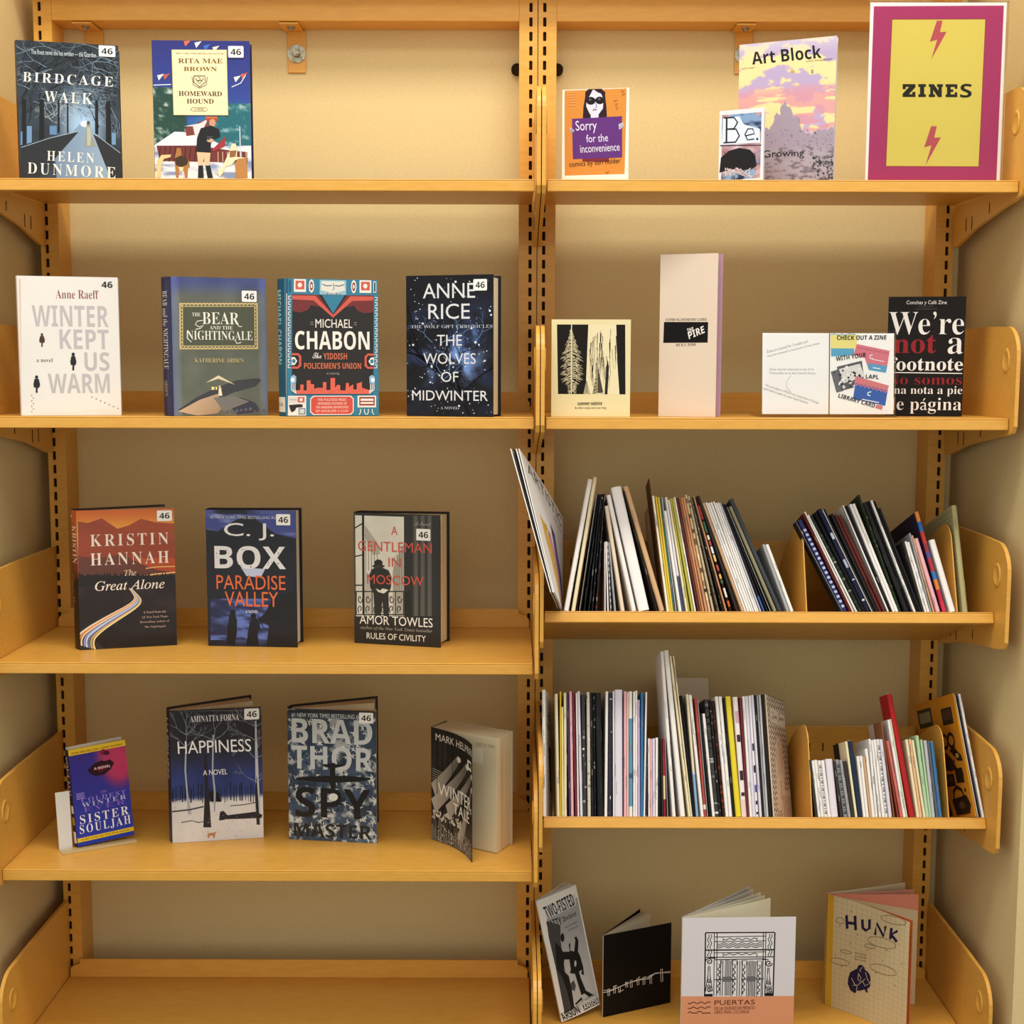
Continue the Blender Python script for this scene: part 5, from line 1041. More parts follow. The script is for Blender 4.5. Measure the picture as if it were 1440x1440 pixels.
a = Art(.0984, .1744); sister(a)
def sis_sp(A):
    A.rect(0, 0, 1, 1, '2c2440').text('SOULJAH', .2, .08, .8, .48, 'cfc8dc', 't', 1).rect(.1, .58, .9, .66, 'e0d8c8').rect(.1, .7, .9, .78, 'b89430').rect(.1, .85, .9, .97, 'e4e0dc')
hardback('paperback_book', 'small purple paperback with dark lips on the cover, propped on a clear easel', -.8072, .0985, Z4 + .0032, 29.6, .0984, .1744, .024, 3, a, '2c2440', sis_sp, lean=2.2, roll=3.3, mat_=M_PRINT, c=.0006, group='paperbacks shown face out', back_col='c8c2ba')
M_FROST = mat('frosted_acrylic', hl('bda77c'), .25, .5)
t = thing('book_easel', 'clear acrylic easel with pale side strip under the small purple paperback', 'book stand', (-.8240, .0668, Z4 + .0005), (0, 0, math.radians(29.6)))
MB().box(0, .128, 0, .0022, 0, .0050).box(0, .128, .0022, .024, 0, .0012).build('base', M_FROST, t)
MB().prism([(0, 0), (.0225, 0), (.0200, .104), (-.004, .104)], .027, .0285, 0, 'd3d0cc', 'y').build('side_strip', M_MATTE, t)
MB().prism([(.066, 0), (.068, 0), (.080, .105), (.078, .105)], .030, .115, axis='x').build('back_rest', M_ACRYL, t)

def happiness(A):
    q = A.H; A.off()
    A.field(0, 0, 1, 1, 24, 60, lambda U, V: happy_f(U, V))
    A.H = q; g = random.Random(9)
    A.lines([([(g.uniform(870, 1330), 570), (g.uniform(0, 4) + 870 + i * 14.5, 640)], 3) for i in range(1)], '1a2236')
    A.lines([([(x, 560 + g.uniform(-20, 20)), (x + g.uniform(-3, 3), 640 + g.uniform(-8, 8))], g.uniform(2, 7)) for x in (880 + i * 15 + g.uniform(-5, 5) for i in range(30))], '161c2c')
    k = '23222a'
    A.poly([(1036, 400), (1050, 400), (1058, 600), (1066, 770), (1026, 770), (1036, 600)], k).poly([(1062, 640), (1062, 590), (1085, 580), (1112, 600), (1118, 640)], '15161e')
    A.poly([(1296, 230), (1304, 230), (1310, 500), (1318, 756), (1296, 756), (1294, 500)], 'b8b8bc').poly([(1290, 600), (1300, 500), (1312, 756), (1296, 756)], k)
    A.poly([(940, 390), (948, 390), (944, 480), (952, 600), (968, 704), (950, 704), (944, 600), (936, 480)], 'a4a6b0').poly([(1080, 300), (1088, 300), (1082, 480), (1092, 590), (1088, 690), (1080, 690), (1082, 590), (1074, 480)], '9c9eac')
    br = []
    for x, y in ((1300, 330), (1300, 420), (1300, 260), (945, 360), (945, 300), (1084, 330), (1300, 540)):
        for s in (-.5, -2.6, -1.5): branches(g, x, y, s, 55, 3.2, 4, br, .5)
    A.lines(br, '8c909e')
    A.poly([(1106, 735), (1112, 690), (1130, 686), (1150, 708), (1290, 690), (1326, 706), (1320, 722), (1150, 728)], k)
    A.lines([([(870, 690), (960, 680), (1030, 664)], 7), ([(915, 745), (970, 735), (1000, 745), (1030, 740)], 4), ([(1165, 660), (1230, 655), (1310, 640)], 4)], '3a3a44')
    A.dots([(880 + g.uniform(0, 440), g.uniform(660, 830), g.uniform(1, 3)) for _ in range(70)], '9a98a0', 5)
    A.poly([(1040, 815), (1052, 800), (1078, 796), (1092, 792), (1086, 803), (1082, 822), (1076, 822), (1072, 810), (1056, 812), (1054, 824), (1048, 822), (1050, 808)], 'b07a48')
    w = 'e6e4e6'
    A.text('AMINATTA FORNA', 968, 199, 1216, 231, w, 't').slant('HAPPINESS', (905, 398), (1276, 384), 64, w, 'h').text('A NOVEL', 1030, 476, 1152, 503, w, 'h')
    A.rect(868, 175, 1240, 179, '6c6a6c')
def happy_f(U, V):
    n = fbm(U * 5, V * 4, 14); c = mixc('26242c', '2c3870', ss(.25, .55, V)); c = c * (.8 + .4 * n[..., None]); s = ss(.66, .70, V + .01 * n); return c * (1 - s[..., None]) + mixc('c4c1c4', 'dcd8d6', n) * s[..., None]
a = new(.1594, .2406, 0, 950, 3.6, (240, 1000), (369.5, 994), (369.5, 1178), (241.7, 1186)); happiness(a)
def happy_sp(A): A.field(0, 0, 1, 1, 1, 8, lambda U, V: mixc('201e24', '3a3c50', ss(.6, .9, V))).text('HAPPINESS', .25, .06, .8, .52, 'b8b4b4', 'h', 1)
hardback('hardback_book', 'navy hardback with snowy wood and a small fox below a white title', -.6481, .1275, Z4, 11, .1594, .2406, .030, 24, a, '1e1c22', happy_sp, stick=(1243, 166, 1318, 222), back_col='2a2226', skew=.005)

def spy(A):
    q = A.H; A.off().field(0, 0, 1, 1, 80, 118, lambda U, V: mixc(mixc('1f2836', '4c617e', fbm(U * 8, V * 11, 21)), 'b4b9b8', ss(.5, .74, fbm(U * 14, V * 20, 52))) * (.78 + .3 * V[..., None]))
    A.H = q; g = random.Random(12); sg = []
    for _ in range(120):
        x, y = g.uniform(92, 535), g.uniform(190, 835)
        for k in range(6): aa = g.uniform(0, 6.28); r = g.uniform(8, 24); sg.append(([(x, y), (x + r * math.cos(aa), y + r * math.sin(aa))], 4.5, 1.2))
    A.lines(sg, 'dde0dc')
    sg = []
    for _ in range(50):
        x, y = g.uniform(92, 535), g.uniform(190, 835)
        for k in range(6): aa = g.uniform(0, 6.28); r = g.uniform(8, 20); sg.append(([(x, y), (x + r * math.cos(aa), y + r * math.sin(aa))], 4.5, 1.2))
    A.lines(sg, '182236')
    A.field(92, 172, 538, 216, 16, 3, lambda U, V: mixc('1c1e24', '5a646c', fbm(U * 6, V * 2, 5) * V))
    A.text('#1 NEW YORK TIMES BESTSELLING AUTHOR', 112, 194, 520, 217, 'c9cdd2', 'h')
    w = 'b9bcbe'
    A.text('BRAD', 112, 221, 518, 343, w, 'B').text('THOR', 110, 357, 520, 477, w, 'B')
    k = '17171a'
    A.text('SPY', 128, 568, 508, 722, k, 'B').text('MASTER', 118, 752, 514, 822, '201f20', 'B').text('A THRILLER', 144, 537, 236, 553, '1c1c20', 'B')
    A.poly([(306, 440), (330, 440), (332, 505), (430, 508), (508, 516), (508, 526), (430, 536), (334, 540), (330, 590), (338, 608), (320, 620), (302, 608), (310, 590), (304, 540), (210, 534), (132, 524), (132, 514), (210, 508), (304, 505)], k)
    A.poly([(268, 446), (372, 446), (366, 458), (330, 466), (306, 466), (272, 458)], k)
    A.ell(320, 614, 24, 20, 'cfd0cc', 12)
a = new(.1609, .2397, 380, 950, 3.6, (405, 996), (528.6, 1001), (530, 1186), (406, 1180.5)); spy(a)
hardback('hardback_book', 'hardback with frosty blue forest seen from above and a black aeroplane silhouette', -.4443, .1499, Z4, -7.2, .1609, .2397, .030, 31, a, '2a3038', stick=(452, 188, 523, 241), back_col='241e20')

# the thick paperback whose front cover bends forward
def tale(A):
    A.off()
    A.field(0, 0, 1, 1, 40, 60, lambda U, V: mixc('151311', '2e2a26', fbm(U * 5, V * 7, 71)) + mixc('000000', '6e665c', ss(.62, .95, V) * fbm(U * 8, V * 12, 5)))
    for x0, y0, x1, y1 in ((.55, .20, .04, .56), (.80, .22, .04, .70), (1.0, .27, .3, .72), (1.0, .38, .55, .95)):
        d = np.array([x1 - x0, y1 - y0]); n = np.array([-d[1], d[0]]) / np.linalg.norm(d); p0 = np.array([x0, y0]); p1 = np.array([x1, y1])
        A.poly([p0 - n * .035, p0 + n * .035, p1 + n * .075, p1 - n * .06], 'a89e92', '4a443e'); A.ell(x0, y0 + .01, .05, .025, 'c8beb2')
    A.lines([([(.02, .36 + k * .02), (.2, .38 + k * .02)], .006) for k in range(8)], '8c8478')
    g = random.Random(4); A.dots([(g.uniform(.02, .6), g.uniform(.73, .80), g.uniform(.008, .02)) for _ in range(60)], 'c9c0b4', 6)
    A.lines([([(.02 + k * .05, .86 + .02 * (k % 3)), (.03 + k * .05, 1)], .03) for k in range(20)], '6b635a'); A.dots([(g.uniform(.1, .98), g.uniform(.84, .99), g.uniform(.004, .012)) for _ in range(120)], 'a39a8e', 5)
    A.text('MARK HELPRIN', .08, .045, 1.0, .105, 'c9c1b6', 'h')
    A.text('WINTER', .12, .475, .93, .585, 'dcd6cc', 'h').text("'S", .90, .555, .98, .60, 'dcd6cc', 'h').text('TALE', .42, .605, .88, .70, 'dcd6cc', 'h').rect(.82, .155, .98, .235, 'd9d4cc').rect(.86, .17, .97, .215, '2a2624')
r = thing('paperback_book', 'thick yellowed paperback with its dark front cover bent open', 'book', (-.1880, .1515, Z4 + .0006), (0, 0, math.radians(-31)), 'paperbacks shown face out')
A = Art(.139, .207); tale(A)
leaf('front_cover', r, .1392, .2065, math.radians(-5), math.radians(-40), '14110f', A, .0006, 24, mat_=M_PRINT, loc=(0, -.001, 0))
MB().prism([(0, 0), (.137, 0), (.1375, .012), (.135, .026), (.133, .050), (.002, .050)], .0005, .2055).build('page_block', M_PAGES, r)
pg = MB().box(.0005, .1365, -.0004, -.0001, .001, .205, 0, 'cfc0a0'); A = Art(.136, .204)
A.text('OCT 2 8 1995', .70, .06, .97, .088, '7a6c54', 'm'); A.rect(.62, .11, .80, .24, 'ddd2ba'); A.lay(pg, lambda u, v, n: (.0005 + u * .136, -.0005 - n, .001 + .204 * (1 - v)))
pg.build('title_page', M_MATTE, r)
MB().box(0, .139, .0502, .0508, 0, .2065, 0, 'b9ab90').build('back_cover', M_PRINT, r)
MB().box(-.0006, 0, 0, .0508, 0, .2065, 0, '1c1815').build('spine', M_PRINT, r)
# ------------------------------------------------------------------ zines, signs and booklets of the narrow bay
def thin_glass():
    m = bpy.data.materials.new('clear_acrylic_sheet'); m.use_nodes = True; nt = m.node_tree; N = nt.nodes; L = nt.links
    N.remove(N['Principled BSDF']); t = N.new('ShaderNodeBsdfTransparent'); g = N.new('ShaderNodeBsdfGlossy'); g.inputs['Roughness'].default_value = .04
    t.inputs[0].default_value = (1, 1, 1, 1); f = N.new('ShaderNodeFresnel'); f.inputs[0].default_value = 1.12; x = N.new('ShaderNodeMixShader')
    L.new(f.outputs[0], x.inputs[0]); L.new(t.outputs[0], x.inputs[1]); L.new(g.outputs[0], x.inputs[2]); L.new(x.outputs[0], N['Material Output'].inputs[0])
    return m
M_CLEAR = thin_glass()
for o in COL.objects:
    if o.type == 'MESH':
        for i, m in enumerate(o.data.materials):
            if m is M_ACRYL: o.data.materials[i] = M_CLEAR

def booklet(label, x, y, z, th, W, H, art, leaves, col, lean=0, roll=0, t=.0008, curl=0, m=None, cat='zine', group=None, name='zine', twist=0, a0=0):
    r = thing(name, label, cat, (x, y, z + .0004), (-math.radians(lean), -math.radians(roll), math.radians(th)), group or 'zines and booklets shown face out')
    leaf('front_cover', r, W, H, math.radians(a0), math.radians(curl), col, art, t, 20, twist, m or M_PRINT)
    for i, (nm, ang, w, c, cu, *la) in enumerate(leaves):
        leaf(nm, r, W * w, H * (1 if nm == 'back_cover' else .995), math.radians(ang), math.radians(cu), c, la[0] if la else None, t * .8, 12, 0, M_MATTE, (0, .0009 * (i + 1), 0))
    return r

def sorry(A):
    q = A.H; A.rect(170, 480, 600, 1040, 'ece6da'); A.H = q
    A.poly([(214, 512), (566, 500), (545, 984), (200, 988)], 'd2873a')
    k = '2a1722'
    A.poly([(345, 505), (380, 500), (425, 502), (442, 540), (448, 600), (450, 665), (312, 668), (318, 600), (330, 540)], k)
    A.poly([(352, 545), (375, 505), (420, 530), (432, 560), (428, 610), (400, 648), (380, 658), (352, 640), (334, 600), (336, 560)], 'd9d4e4')
    A.poly([(330, 545), (352, 530), (376, 502), (350, 503), (330, 520)], k).poly([(376, 502), (400, 522), (430, 530), (440, 560), (444, 520), (420, 502)], k)
    A.ell(360, 568, 27, 22, '1a1418').ell(411, 566, 25, 21, '1a1418').lines([([(384, 560), (390, 560)], 5), ([(387, 580), (394, 602), (386, 608)], 3), ([(370, 622), (382, 615), (392, 620)], 5), ([(352, 648), (400, 648)], 3)], '3a2430')
    A.ell(356, 562, 8, 6, '5a5460').ell(408, 560, 8, 6, '5a5460').rect(358, 645, 402, 665, 'd9d4e4')
    A.poly([(305, 880), (456, 885), (456, 912), (303, 908)], '7c2a30')
    A.poly([(252, 668), (536, 655), (532, 888), (250, 894)], '5f2f78')
    A.poly([(234, 716), (262, 730), (260, 744), (238, 742)], 'd9d4e4').poly([(516, 700), (544, 690), (548, 712), (518, 730)], 'd9d4e4')
    A.lines([([(236, 722 + i * 7), (260, 734 + i * 5)], 2.5) for i in range(3)] + [([(518, 706 + i * 8), (546, 696 + i * 7)], 2.5) for i in range(3)], k)
    w = 'ded8ec'
    A.slant('Sorry', (272, 752), (392, 748), 72, w, 'r').slant('for the', (330, 802), (454, 796), 44, w, 'r').slant('inconvenience', (294, 860), (520, 850), 42, w, 'r')
    A.slant('comics by tori holder', (230, 948), (524, 928), 38, '4a2a1a', 'r')
    A.lines([([(225, 525 + i * 14), (275, 522 + i * 14)], 2.5) for i in range(6)], 'e2a868').lines([([(532, 515), (552, 512), (540, 525), (554, 528), (538, 540)], 3), ([(490, 570), (512, 566)], 3), ([(496, 588), (512, 582), (500, 600), (514, 604), (504, 618)], 3), ([(432, 974), (460, 966), (440, 982)], 3)], '8c5a22')
A = Art(.1071, .1442).px(0, 0, 1, (203, 508), (580, 497), (565, 1020), (183, 1022)); sorry(A)
booklet('orange comic zine of a woman in sunglasses holding a purple sign', .0343, .0304, Z1, -8.5, .1071, .1442, A, [('page', 2.5, .99, 'ece6da', 2), ('page', 4, .985, 'e8e2d4', 2), ('back_cover', 6, 1, 'e6dfd0', 3)], 'e8e2d6', curl=-2)

def artblock(A):
    q = A.H; A.off()
    def f(U, V):
        n = fbm(U * 6 + V * 1.5, V * 11, 5); c = mixc('e6d39a', 'b3a0c4', ss(.50, .56, n)); c = c * (1 - ss(.16, .0, V)[..., None] * .6) + mixc('000000', 'ccc4d6', ss(.16, 0, V)) * .6
        pk = ss(.52, .58, fbm(U * 3, V * 20, 27)) * ss(.35, .5, V); c = c * (1 - pk[..., None] * .8) + hx('cf8f9c') * pk[..., None] * .8
        return c
    A.field(0, 0, 1, .76, 70, 90, f)
    A.H = q; g = random.Random(7)
    gr = '9e90a2'
    up = [(128, 640), (190, 600), (240, 585), (270, 600), (290, 560), (300, 520), (318, 530), (326, 490), (340, 462), (352, 490), (372, 505), (380, 540), (408, 540), (412, 590), (450, 618), (500, 600), (560, 590), (573, 600)]
    up2 = []
    for i in range(len(up) - 1):
        for k in range(6): t = k / 6; up2.append((up[i][0] * (1 - t) + up[i + 1][0] * t + g.uniform(-4, 4), up[i][1] * (1 - t) + up[i + 1][1] * t + g.uniform(-9, 9)))
    A.poly([(128, 660)] + up2[1:-1] + [(570, 610), (562, 860), (128, 870)], gr)
    A.off().field(0, .74, 1, 1, 60, 40, lambda U, V: mixc('968a98', 'aaa0ac', fbm(U * 7, V * 5, 15)) - .18 * ss(.56, .62, fbm(U * 22, V * 16, 35))[..., None]); A.H = q
    A.dots([(g.uniform(140, 560), g.uniform(600, 700), g.uniform(2, 6)) for _ in range(110)], '8a7d90', 5).dots([(g.uniform(470, 560), g.uniform(720, 830), g.uniform(2, 7)) for _ in range(90)], '4c4a50', 5)
    A.slant('Art Block', (190, 302), (508, 268), 62, '1d1b22', 'B').slant('a DCC Arts publication', (438, 291), (557, 279), 12, '2a2830', 'r').slant('Vol 2, Issue 1', (142, 326), (205, 318), 9, '3a3840', 'r')
    A.slant('Growing', (246, 735), (430, 728), 42, '1f1d22', 'h'); A.rect(366, 326, 384, 338, 'b89a70').rect(460, 322, 470, 340, 'a08a78')
A = Art(.158, .2292).px(0, 0, 1, (130, 210), (578, 163), (560, 834), (128, 858)); artblock(A)
booklet('tall sunset magazine in yellow and lilac standing behind the small blue zine', .3271, .0915, Z1, -23.5, .158, .2292, A, [('page', 1.6, .99, 'e9e4da', 1), ('back_cover', 3, 1, 'd8d0d4', 2)], 'd9d2d6')

def be(A):
    q = A.H; A.rect(20, 480, 260, 850, 'd9dae2'); A.H = q
    q = A.H; A.off(); A.field(.06, .06, .94, .96, 34, 50, lambda U, V: mixc(mixc('7f9cc4', '2a3450', ss(.45, .7, fbm(U * 4, V * 12, 40))), mixc('8c4a52', 'd8d4de', fbm(U * 5, V * 14, 9)), ss(.42, .62, fbm(U * 3 + 3, V * 6, 77)))); A.H = q
    A.poly([(56, 545), (130, 535), (150, 570), (225, 590), (228, 652), (48, 662)], 'd3dcec')
    k = '22242c'
    A.lines([([(72, 545), (70, 650)], 8), ([(60, 543), (105, 540), (122, 562), (105, 590), (72, 592)], 7), ([(72, 592), (115, 592), (130, 622), (112, 650), (56, 653)], 7), ([(158, 622), (200, 612), (192, 590), (170, 590), (156, 615), (168, 640), (200, 636)], 6)], k).ell(214, 636, 5, 6, k)
    A.lines([([(40, 666), (234, 664)], 5)], '3a3a50')
    A.poly([(36, 790), (44, 720), (80, 690), (130, 676), (180, 684), (206, 712), (212, 760), (190, 775), (120, 782), (80, 778)], '1c1a1e')
    g = random.Random(2); A.lines([([(g.uniform(50, 205), g.uniform(690, 770)), (g.uniform(36, 214), g.uniform(740, 800))], 3, 1) for _ in range(30)], '1c1a1e').lines([([(g.uniform(60, 190), g.uniform(765, 780)), (g.uniform(50, 200), g.uniform(795, 815))], 3) for _ in range(18)], 'd8c8ce')
    A.text('Shome', 88, 802, 148, 828, k, 'c')
A = Art(.0738, .1146).px(0, 0, 1, (40, 513), (245, 495), (243, 830), (30, 840)); be(A)
booklet('small blue watercolour zine with black brushy hair in front of the sunset magazine', .2895, .046, Z1, -25.7, .0738, .1146, A, [('page', 2, .99, 'e6e2dc', 1), ('back_cover', 3.5, 1, 'd9d8de', 2)], 'd9dae2')

def zposter(A):
    q = A.H; A.rect(700, 0, 1370, 840, 'ebe6e4'); A.H = q
    A.poly([(748, 32), (1346, 28), (1310, 826), (722, 826)], 'a83c68').poly([(832, 92), (1262, 90), (1230, 760), (805, 760)], 'd9c560'); A.frame(0, 0, 0, 0, 0, 'ffffff') if False else None
    A.lines([([(832, 92), (1262, 90)], 3), ([(805, 760), (1230, 760)], 3), ([(832, 92), (805, 760)], 3), ([(1262, 90), (1230, 760)], 3)], '8c4a30')
    SL = {'Z': [(0, 0), (1, 0), (1, .25), (.5, .78), (.75, .78), (.75, .6), (1, .6), (1, 1), (0, 1), (0, .75), (.5, .22), (.25, .22), (.25, .4), (0, .4)],
          'I': [(0, 0), (1, 0), (1, .22), (.78, .22), (.78, .78), (1, .78), (1, 1), (0, 1), (0, .78), (.22, .78), (.22, .22), (0, .22)],
          'N': [(0, 0), (.36, 0), (.68, .5), (.68, .22), (.58, .22), (.58, 0), (1, 0), (1, .22), (.92, .22), (.92, 1), (.66, 1), (.32, .45), (.32, .78), (.44, .78), (.44, 1), (0, 1), (0, .78), (.1, .78), (.1, .22), (0, .22)],
          'E': [(0, 0), (1, 0), (1, .36), (.78, .36), (.78, .22), (.44, .22), (.44, .4), (.66, .4), (.66, .6), (.44, .6), (.44, .78), (.78, .78), (.78, .62), (1, .62), (1, 1), (0, 1), (0, .78), (.12, .78), (.12, .22), (0, .22)]}
    for ch, x0, x1 in (('Z', 881, 940), ('I', 953, 988), ('N', 1001, 1066), ('E', 1078, 1132)): A.poly([(x0 + a * (x1 - x0), 387 + b * 59) for a, b in SL[ch]], '2c2a24')
    A.text('S', 1145, 385, 1198, 448, '2c2a24', 'B')
    for (ox, oy) in ((0, 0), (-26, 480)):
        A.poly([(1038 + ox, 98 + oy), (1064 + ox, 98 + oy), (1052 + ox, 150 + oy), (1083 + ox, 148 + oy), (1012 + ox, 275 + oy), (1040 + ox, 184 + oy), (1006 + ox, 194 + oy)], 'b8535c')
r = thing('sign_holder', 'pink and yellow ZINES poster in an upright clear acrylic holder', 'sign', (.5243, .0304, Z1 + .0005), (0, 0, math.radians(-.2)))
A = Art(.2173, .2798).px(0, 0, 1, (732, 15), (1360, 15), (1325, 828), (710, 830)); zposter(A)
mb = MB().box(0, .2173, 0, .0004, 0, .2798, 0, 'ebe6e4'); A.lay(mb, lambda u, v, n: (u * .2173, -n, .2798 * (1 - v))); mb.build('poster', M_MATTE, r, (0, 0, .001))
MB().box(-.002, .2193, -.0045, -.0025, 0, .2815).build('front_pane', M_CLEAR, r)
MB().box(-.002, .2193, .0015, .0035, 0, .2815).box(-.002, .2193, -.0025, .0015, .2808, .2835).build('back_pane', M_CLEAR, r)
MB().box(-.002, .2193, .0035, .085, 0, .0022).build('foot', M_CLEAR, r)

def solstice(A):
    q = A.H; A.rect(120, 470, 600, 1030, 'ddcfa2'); A.H = q
    A.rect(176, 506, 558, 892, '1f1c1a')
    t = 'e0d3ae'; g = random.Random(14)
    tr = [(352, 506), (508, 506), (512, 700), (524, 892), (320, 892), (336, 820), (345, 640)]
    A.poly(tr, t)
    A.lines([([(x + g.uniform(-3, 3), y), (x + g.uniform(-5, 5), y + g.uniform(20, 80)), (x + g.uniform(-6, 6), y + g.uniform(90, 120))], g.uniform(2, 6), 1) for x, y in ((g.uniform(358, 505), g.uniform(506, 770)) for _ in range(46))], '1f1c1a')
    A.poly([(440, 892), (450, 740), (458, 700), (466, 740), (456, 892)], '2c2824')
    fir = []
    for y in range(540, 885, 9):
        w = 8 + 55 * min(1, (y - 535) / 150) * (1 if y < 800 else max(.3, (885 - y) / 90)) * g.uniform(.6, 1.1)
        for s in (-1, 1):
            fir.append(([(256, y - 8), (256 + s * w * .6, y + g.uniform(-6, 8)), (256 + s * w, y + g.uniform(4, 18))], 4, 1.2)); fir.append(([(256 + s * w * .4, y), (256 + s * w * .8, y + 14)], 3, 1))
    A.lines(fir, t).line([(258, 506), (252, 890)], 5, t)
    fir = []
    for y in range(740, 890, 8):
        w = 4 + 26 * (y - 735) / 150
        for s in (-1, 1): fir.append(([(402, y - 4), (402 + s * w, y + g.uniform(0, 10))], 3.5, 1.5))
    A.lines(fir, '2a2622'); A.poly([(402, 735), (432, 880), (372, 890)], '4a443a'); A.lines(fir[::2], 'cfc2a0')
    fir = [([(338, y), (338 + s * (4 + (y - 820) * .3), y + 8)], 4, 1) for y in range(820, 888, 8) for s in (-1, 1)]; A.lines(fir, '4a4438')
    A.slant('summer solstice', (286, 954), (426, 952), 20, '24201c', 'I').slant('& other songs and one long', (272, 978), (450, 976), 16, '3a342c', 'i')
A = Art(.1293, .1585).px(0, 0, 1, (147, 478), (590, 478), (582, 1018), (135, 1020)); solstice(A)
booklet('square cream zine with a black and white woodcut of tall trees', .0189, .0261, Z2, 0, .1293, .1585, A, [('page', 1.5, .99, 'e0d4ae', 1), ('back_cover', 3, 1, 'd6c898', 2)], 'ddcfa2', m=M_MATTE)

def pire(A):
    q = A.H; A.rect(730, 90, 1100, 1015, 'd9c6b4'); A.H = q
    k = '171516'
    A.poly([(778, 492), (1026, 484), (1022, 598), (773, 607)], k)
    A.slant('PIRE', (918, 582), (1014, 540), 38, 'e6e0dc', 'I').slant('THE', (912, 545), (948, 532), 20, 'e6e0dc', 'I')
    A.slant('COVER ELIMINATED LINES', (788, 487), (1018, 477), 14, '3a3430', 'm').slant('BY R.J. RYAN', (845, 623), (956, 616), 13, '3a3430', 'm')
A = Art(.0963, .2660).px(0, 0, 1, (762, 122), (1087, 100), (1060, 1005), (742, 1008)); pire(A)
booklet('tall narrow pale pink folded zine with a black title block', .1992, .0646, Z2, -20.8, .0963, .2660, A, [('page', 5, .99, 'd9c4bc', 2), ('back_cover', 9, 1.06, 'b98fa4', 2)], 'd9c6b4', m=M_MATTE)

def notices(A, B):
    q = A.H; A.rect(200, 430, 560, 830, 'eceaea'); A.H = q
    g = '7a7a80'
    for s, p0, p1 in (('Zines are loaned for 3 weeks and', (252, 545), (436, 497)), ('may be renewed a maximum of two times.', (256, 565), (494, 505)), ('Zines may be returned to any of its', (266, 622), (470, 620)), ('72 branches or to the Central Library.', (266, 639), (480, 637)), ('You can place a HOLD on a zine free of charge', (246, 690), (498, 768)), ('and have it sent to your local branch.', (240, 706), (450, 770))): A.slant(s, p0, p1, 13, g, 'h')
    A.lines([([(366, 640), (348, 665), (346, 690), (366, 712)], 3)], 'c4c2c4')
    q = B.H; B.rect(520, 430, 870, 830, 'efedec'); B.H = q
    B.poly([(538, 458), (660, 458), (660, 520), (542, 520)], 'e2d684').lines([([(540, 462), (556, 456), (572, 464), (588, 456), (604, 464), (620, 456), (650, 460)], 6)], '8aa8c4').poly([(543, 520), (650, 520), (650, 548), (546, 556)], '5ba0c4')
    B.poly([(660, 500), (812, 528), (808, 574), (648, 548)], 'cf7684').poly([(648, 548), (808, 574), (802, 624), (722, 612), (700, 560)], 'cf7684').poly([(716, 582), (806, 594), (802, 624), (722, 612)], '5b9ac4')
    B.lines([([(735, 545), (722, 550), (726, 562), (738, 562)], 4), ([(735, 565), (790, 575)], 3), ([(740, 602), (775, 606)], 4)], 'e8e4e6').lines([([(664 + k * 18, 512 + k * 3), (672 + k * 18, 520 + k * 3), (680 + k * 18, 515 + k * 3)], 3) for k in range(8)], 'a85868')
    B.poly([(548, 622), (590, 608), (612, 706), (580, 714)], '6a6a70').poly([(575, 600), (688, 572), (702, 640), (696, 680), (600, 706)], '5c5c62').poly([(585, 610), (680, 585), (705, 640), (610, 672)], 'd6d4d4')
    gg = random.Random(3); B.dots([(gg.uniform(590, 690), gg.uniform(600, 690), gg.uniform(5, 10)) for _ in range(16)], 'e6e4e4', 4).dots([(gg.uniform(560, 700), gg.uniform(610, 695), gg.uniform(3, 7)) for _ in range(24)], '33333a', 4)
    B.poly([(668, 640), (818, 682), (810, 770), (658, 740)], '3f62ac').poly([(664, 640), (820, 680), (816, 702), (660, 668)], 'd07a80').lines([([(662 + k * 19, 668 + k * 4.3), (672 + k * 19, 680 + k * 4.3), (681 + k * 19, 673 + k * 4.3)], 5) for k in range(8)], 'd07a80').poly([(770, 765), (800, 770), (796, 788), (764, 780)], 'd07a80')
    B.lines([([(740, 708), (726, 712), (724, 722), (738, 726)], 5), ([(700, 742), (780, 756)], 4)], 'e8e8f0')
    k = '2c2c30'
    for s, p0, p1, h in (('CHECK OUT A ZINE', (568, 484), (792, 480), 19), ('WITH YOUR', (570, 575), (706, 556), 20), ('LAPL', (710, 649), (770, 652), 18), ('LIBRARY CARD', (588, 735), (760, 780), 19)): B.slant(s, p0, p1, h, k, 'B')
r = thing('sign_holder', 'low wide clear acrylic holder with two white notices about borrowing', 'sign', (.3668, .0394, Z2 + .0012), (-math.radians(4.5), 0, math.radians(1.8)))
Q = ((225, 445), (830, 440), (858, 818), (235, 825)); W, H = .2224, .1426
A = Art(W, H).px(0, 0, 1, *Q); B = Art(W, H).px(0, 0, 1, *Q); notices(A, B)
for art, u0, u1, nm in ((A, .006, .503, 'notice'), (B, .512, .992, 'notice')):
    mb = MB().box(u0 * W, u1 * W, 0, .0003, .004, H * .965, 0, 'eceaea')
    art.V = [(min(max(u, u0), u1), min(max(v, .036), .97), n) for u, v, n in art.V]
    art.lay(mb, lambda u, v, n: (u * W, -n, H * (1 - v))); mb.build(nm, M_MATTE, r)
MB().box(0, W, -.004, -.002, 0, H).build('front_pane', M_CLEAR, r)
MB().box(0, W, .001, .003, 0, H).box(0, W, -.002, .001, H - .002, H).build('back_pane', M_CLEAR, r)
t = math.radians(4.5)
MB().box(-.006, W, -.012, .075, 0, .002).build('foot', M_CLEAR, r, (0, 0, 0), (t, 0, 0))

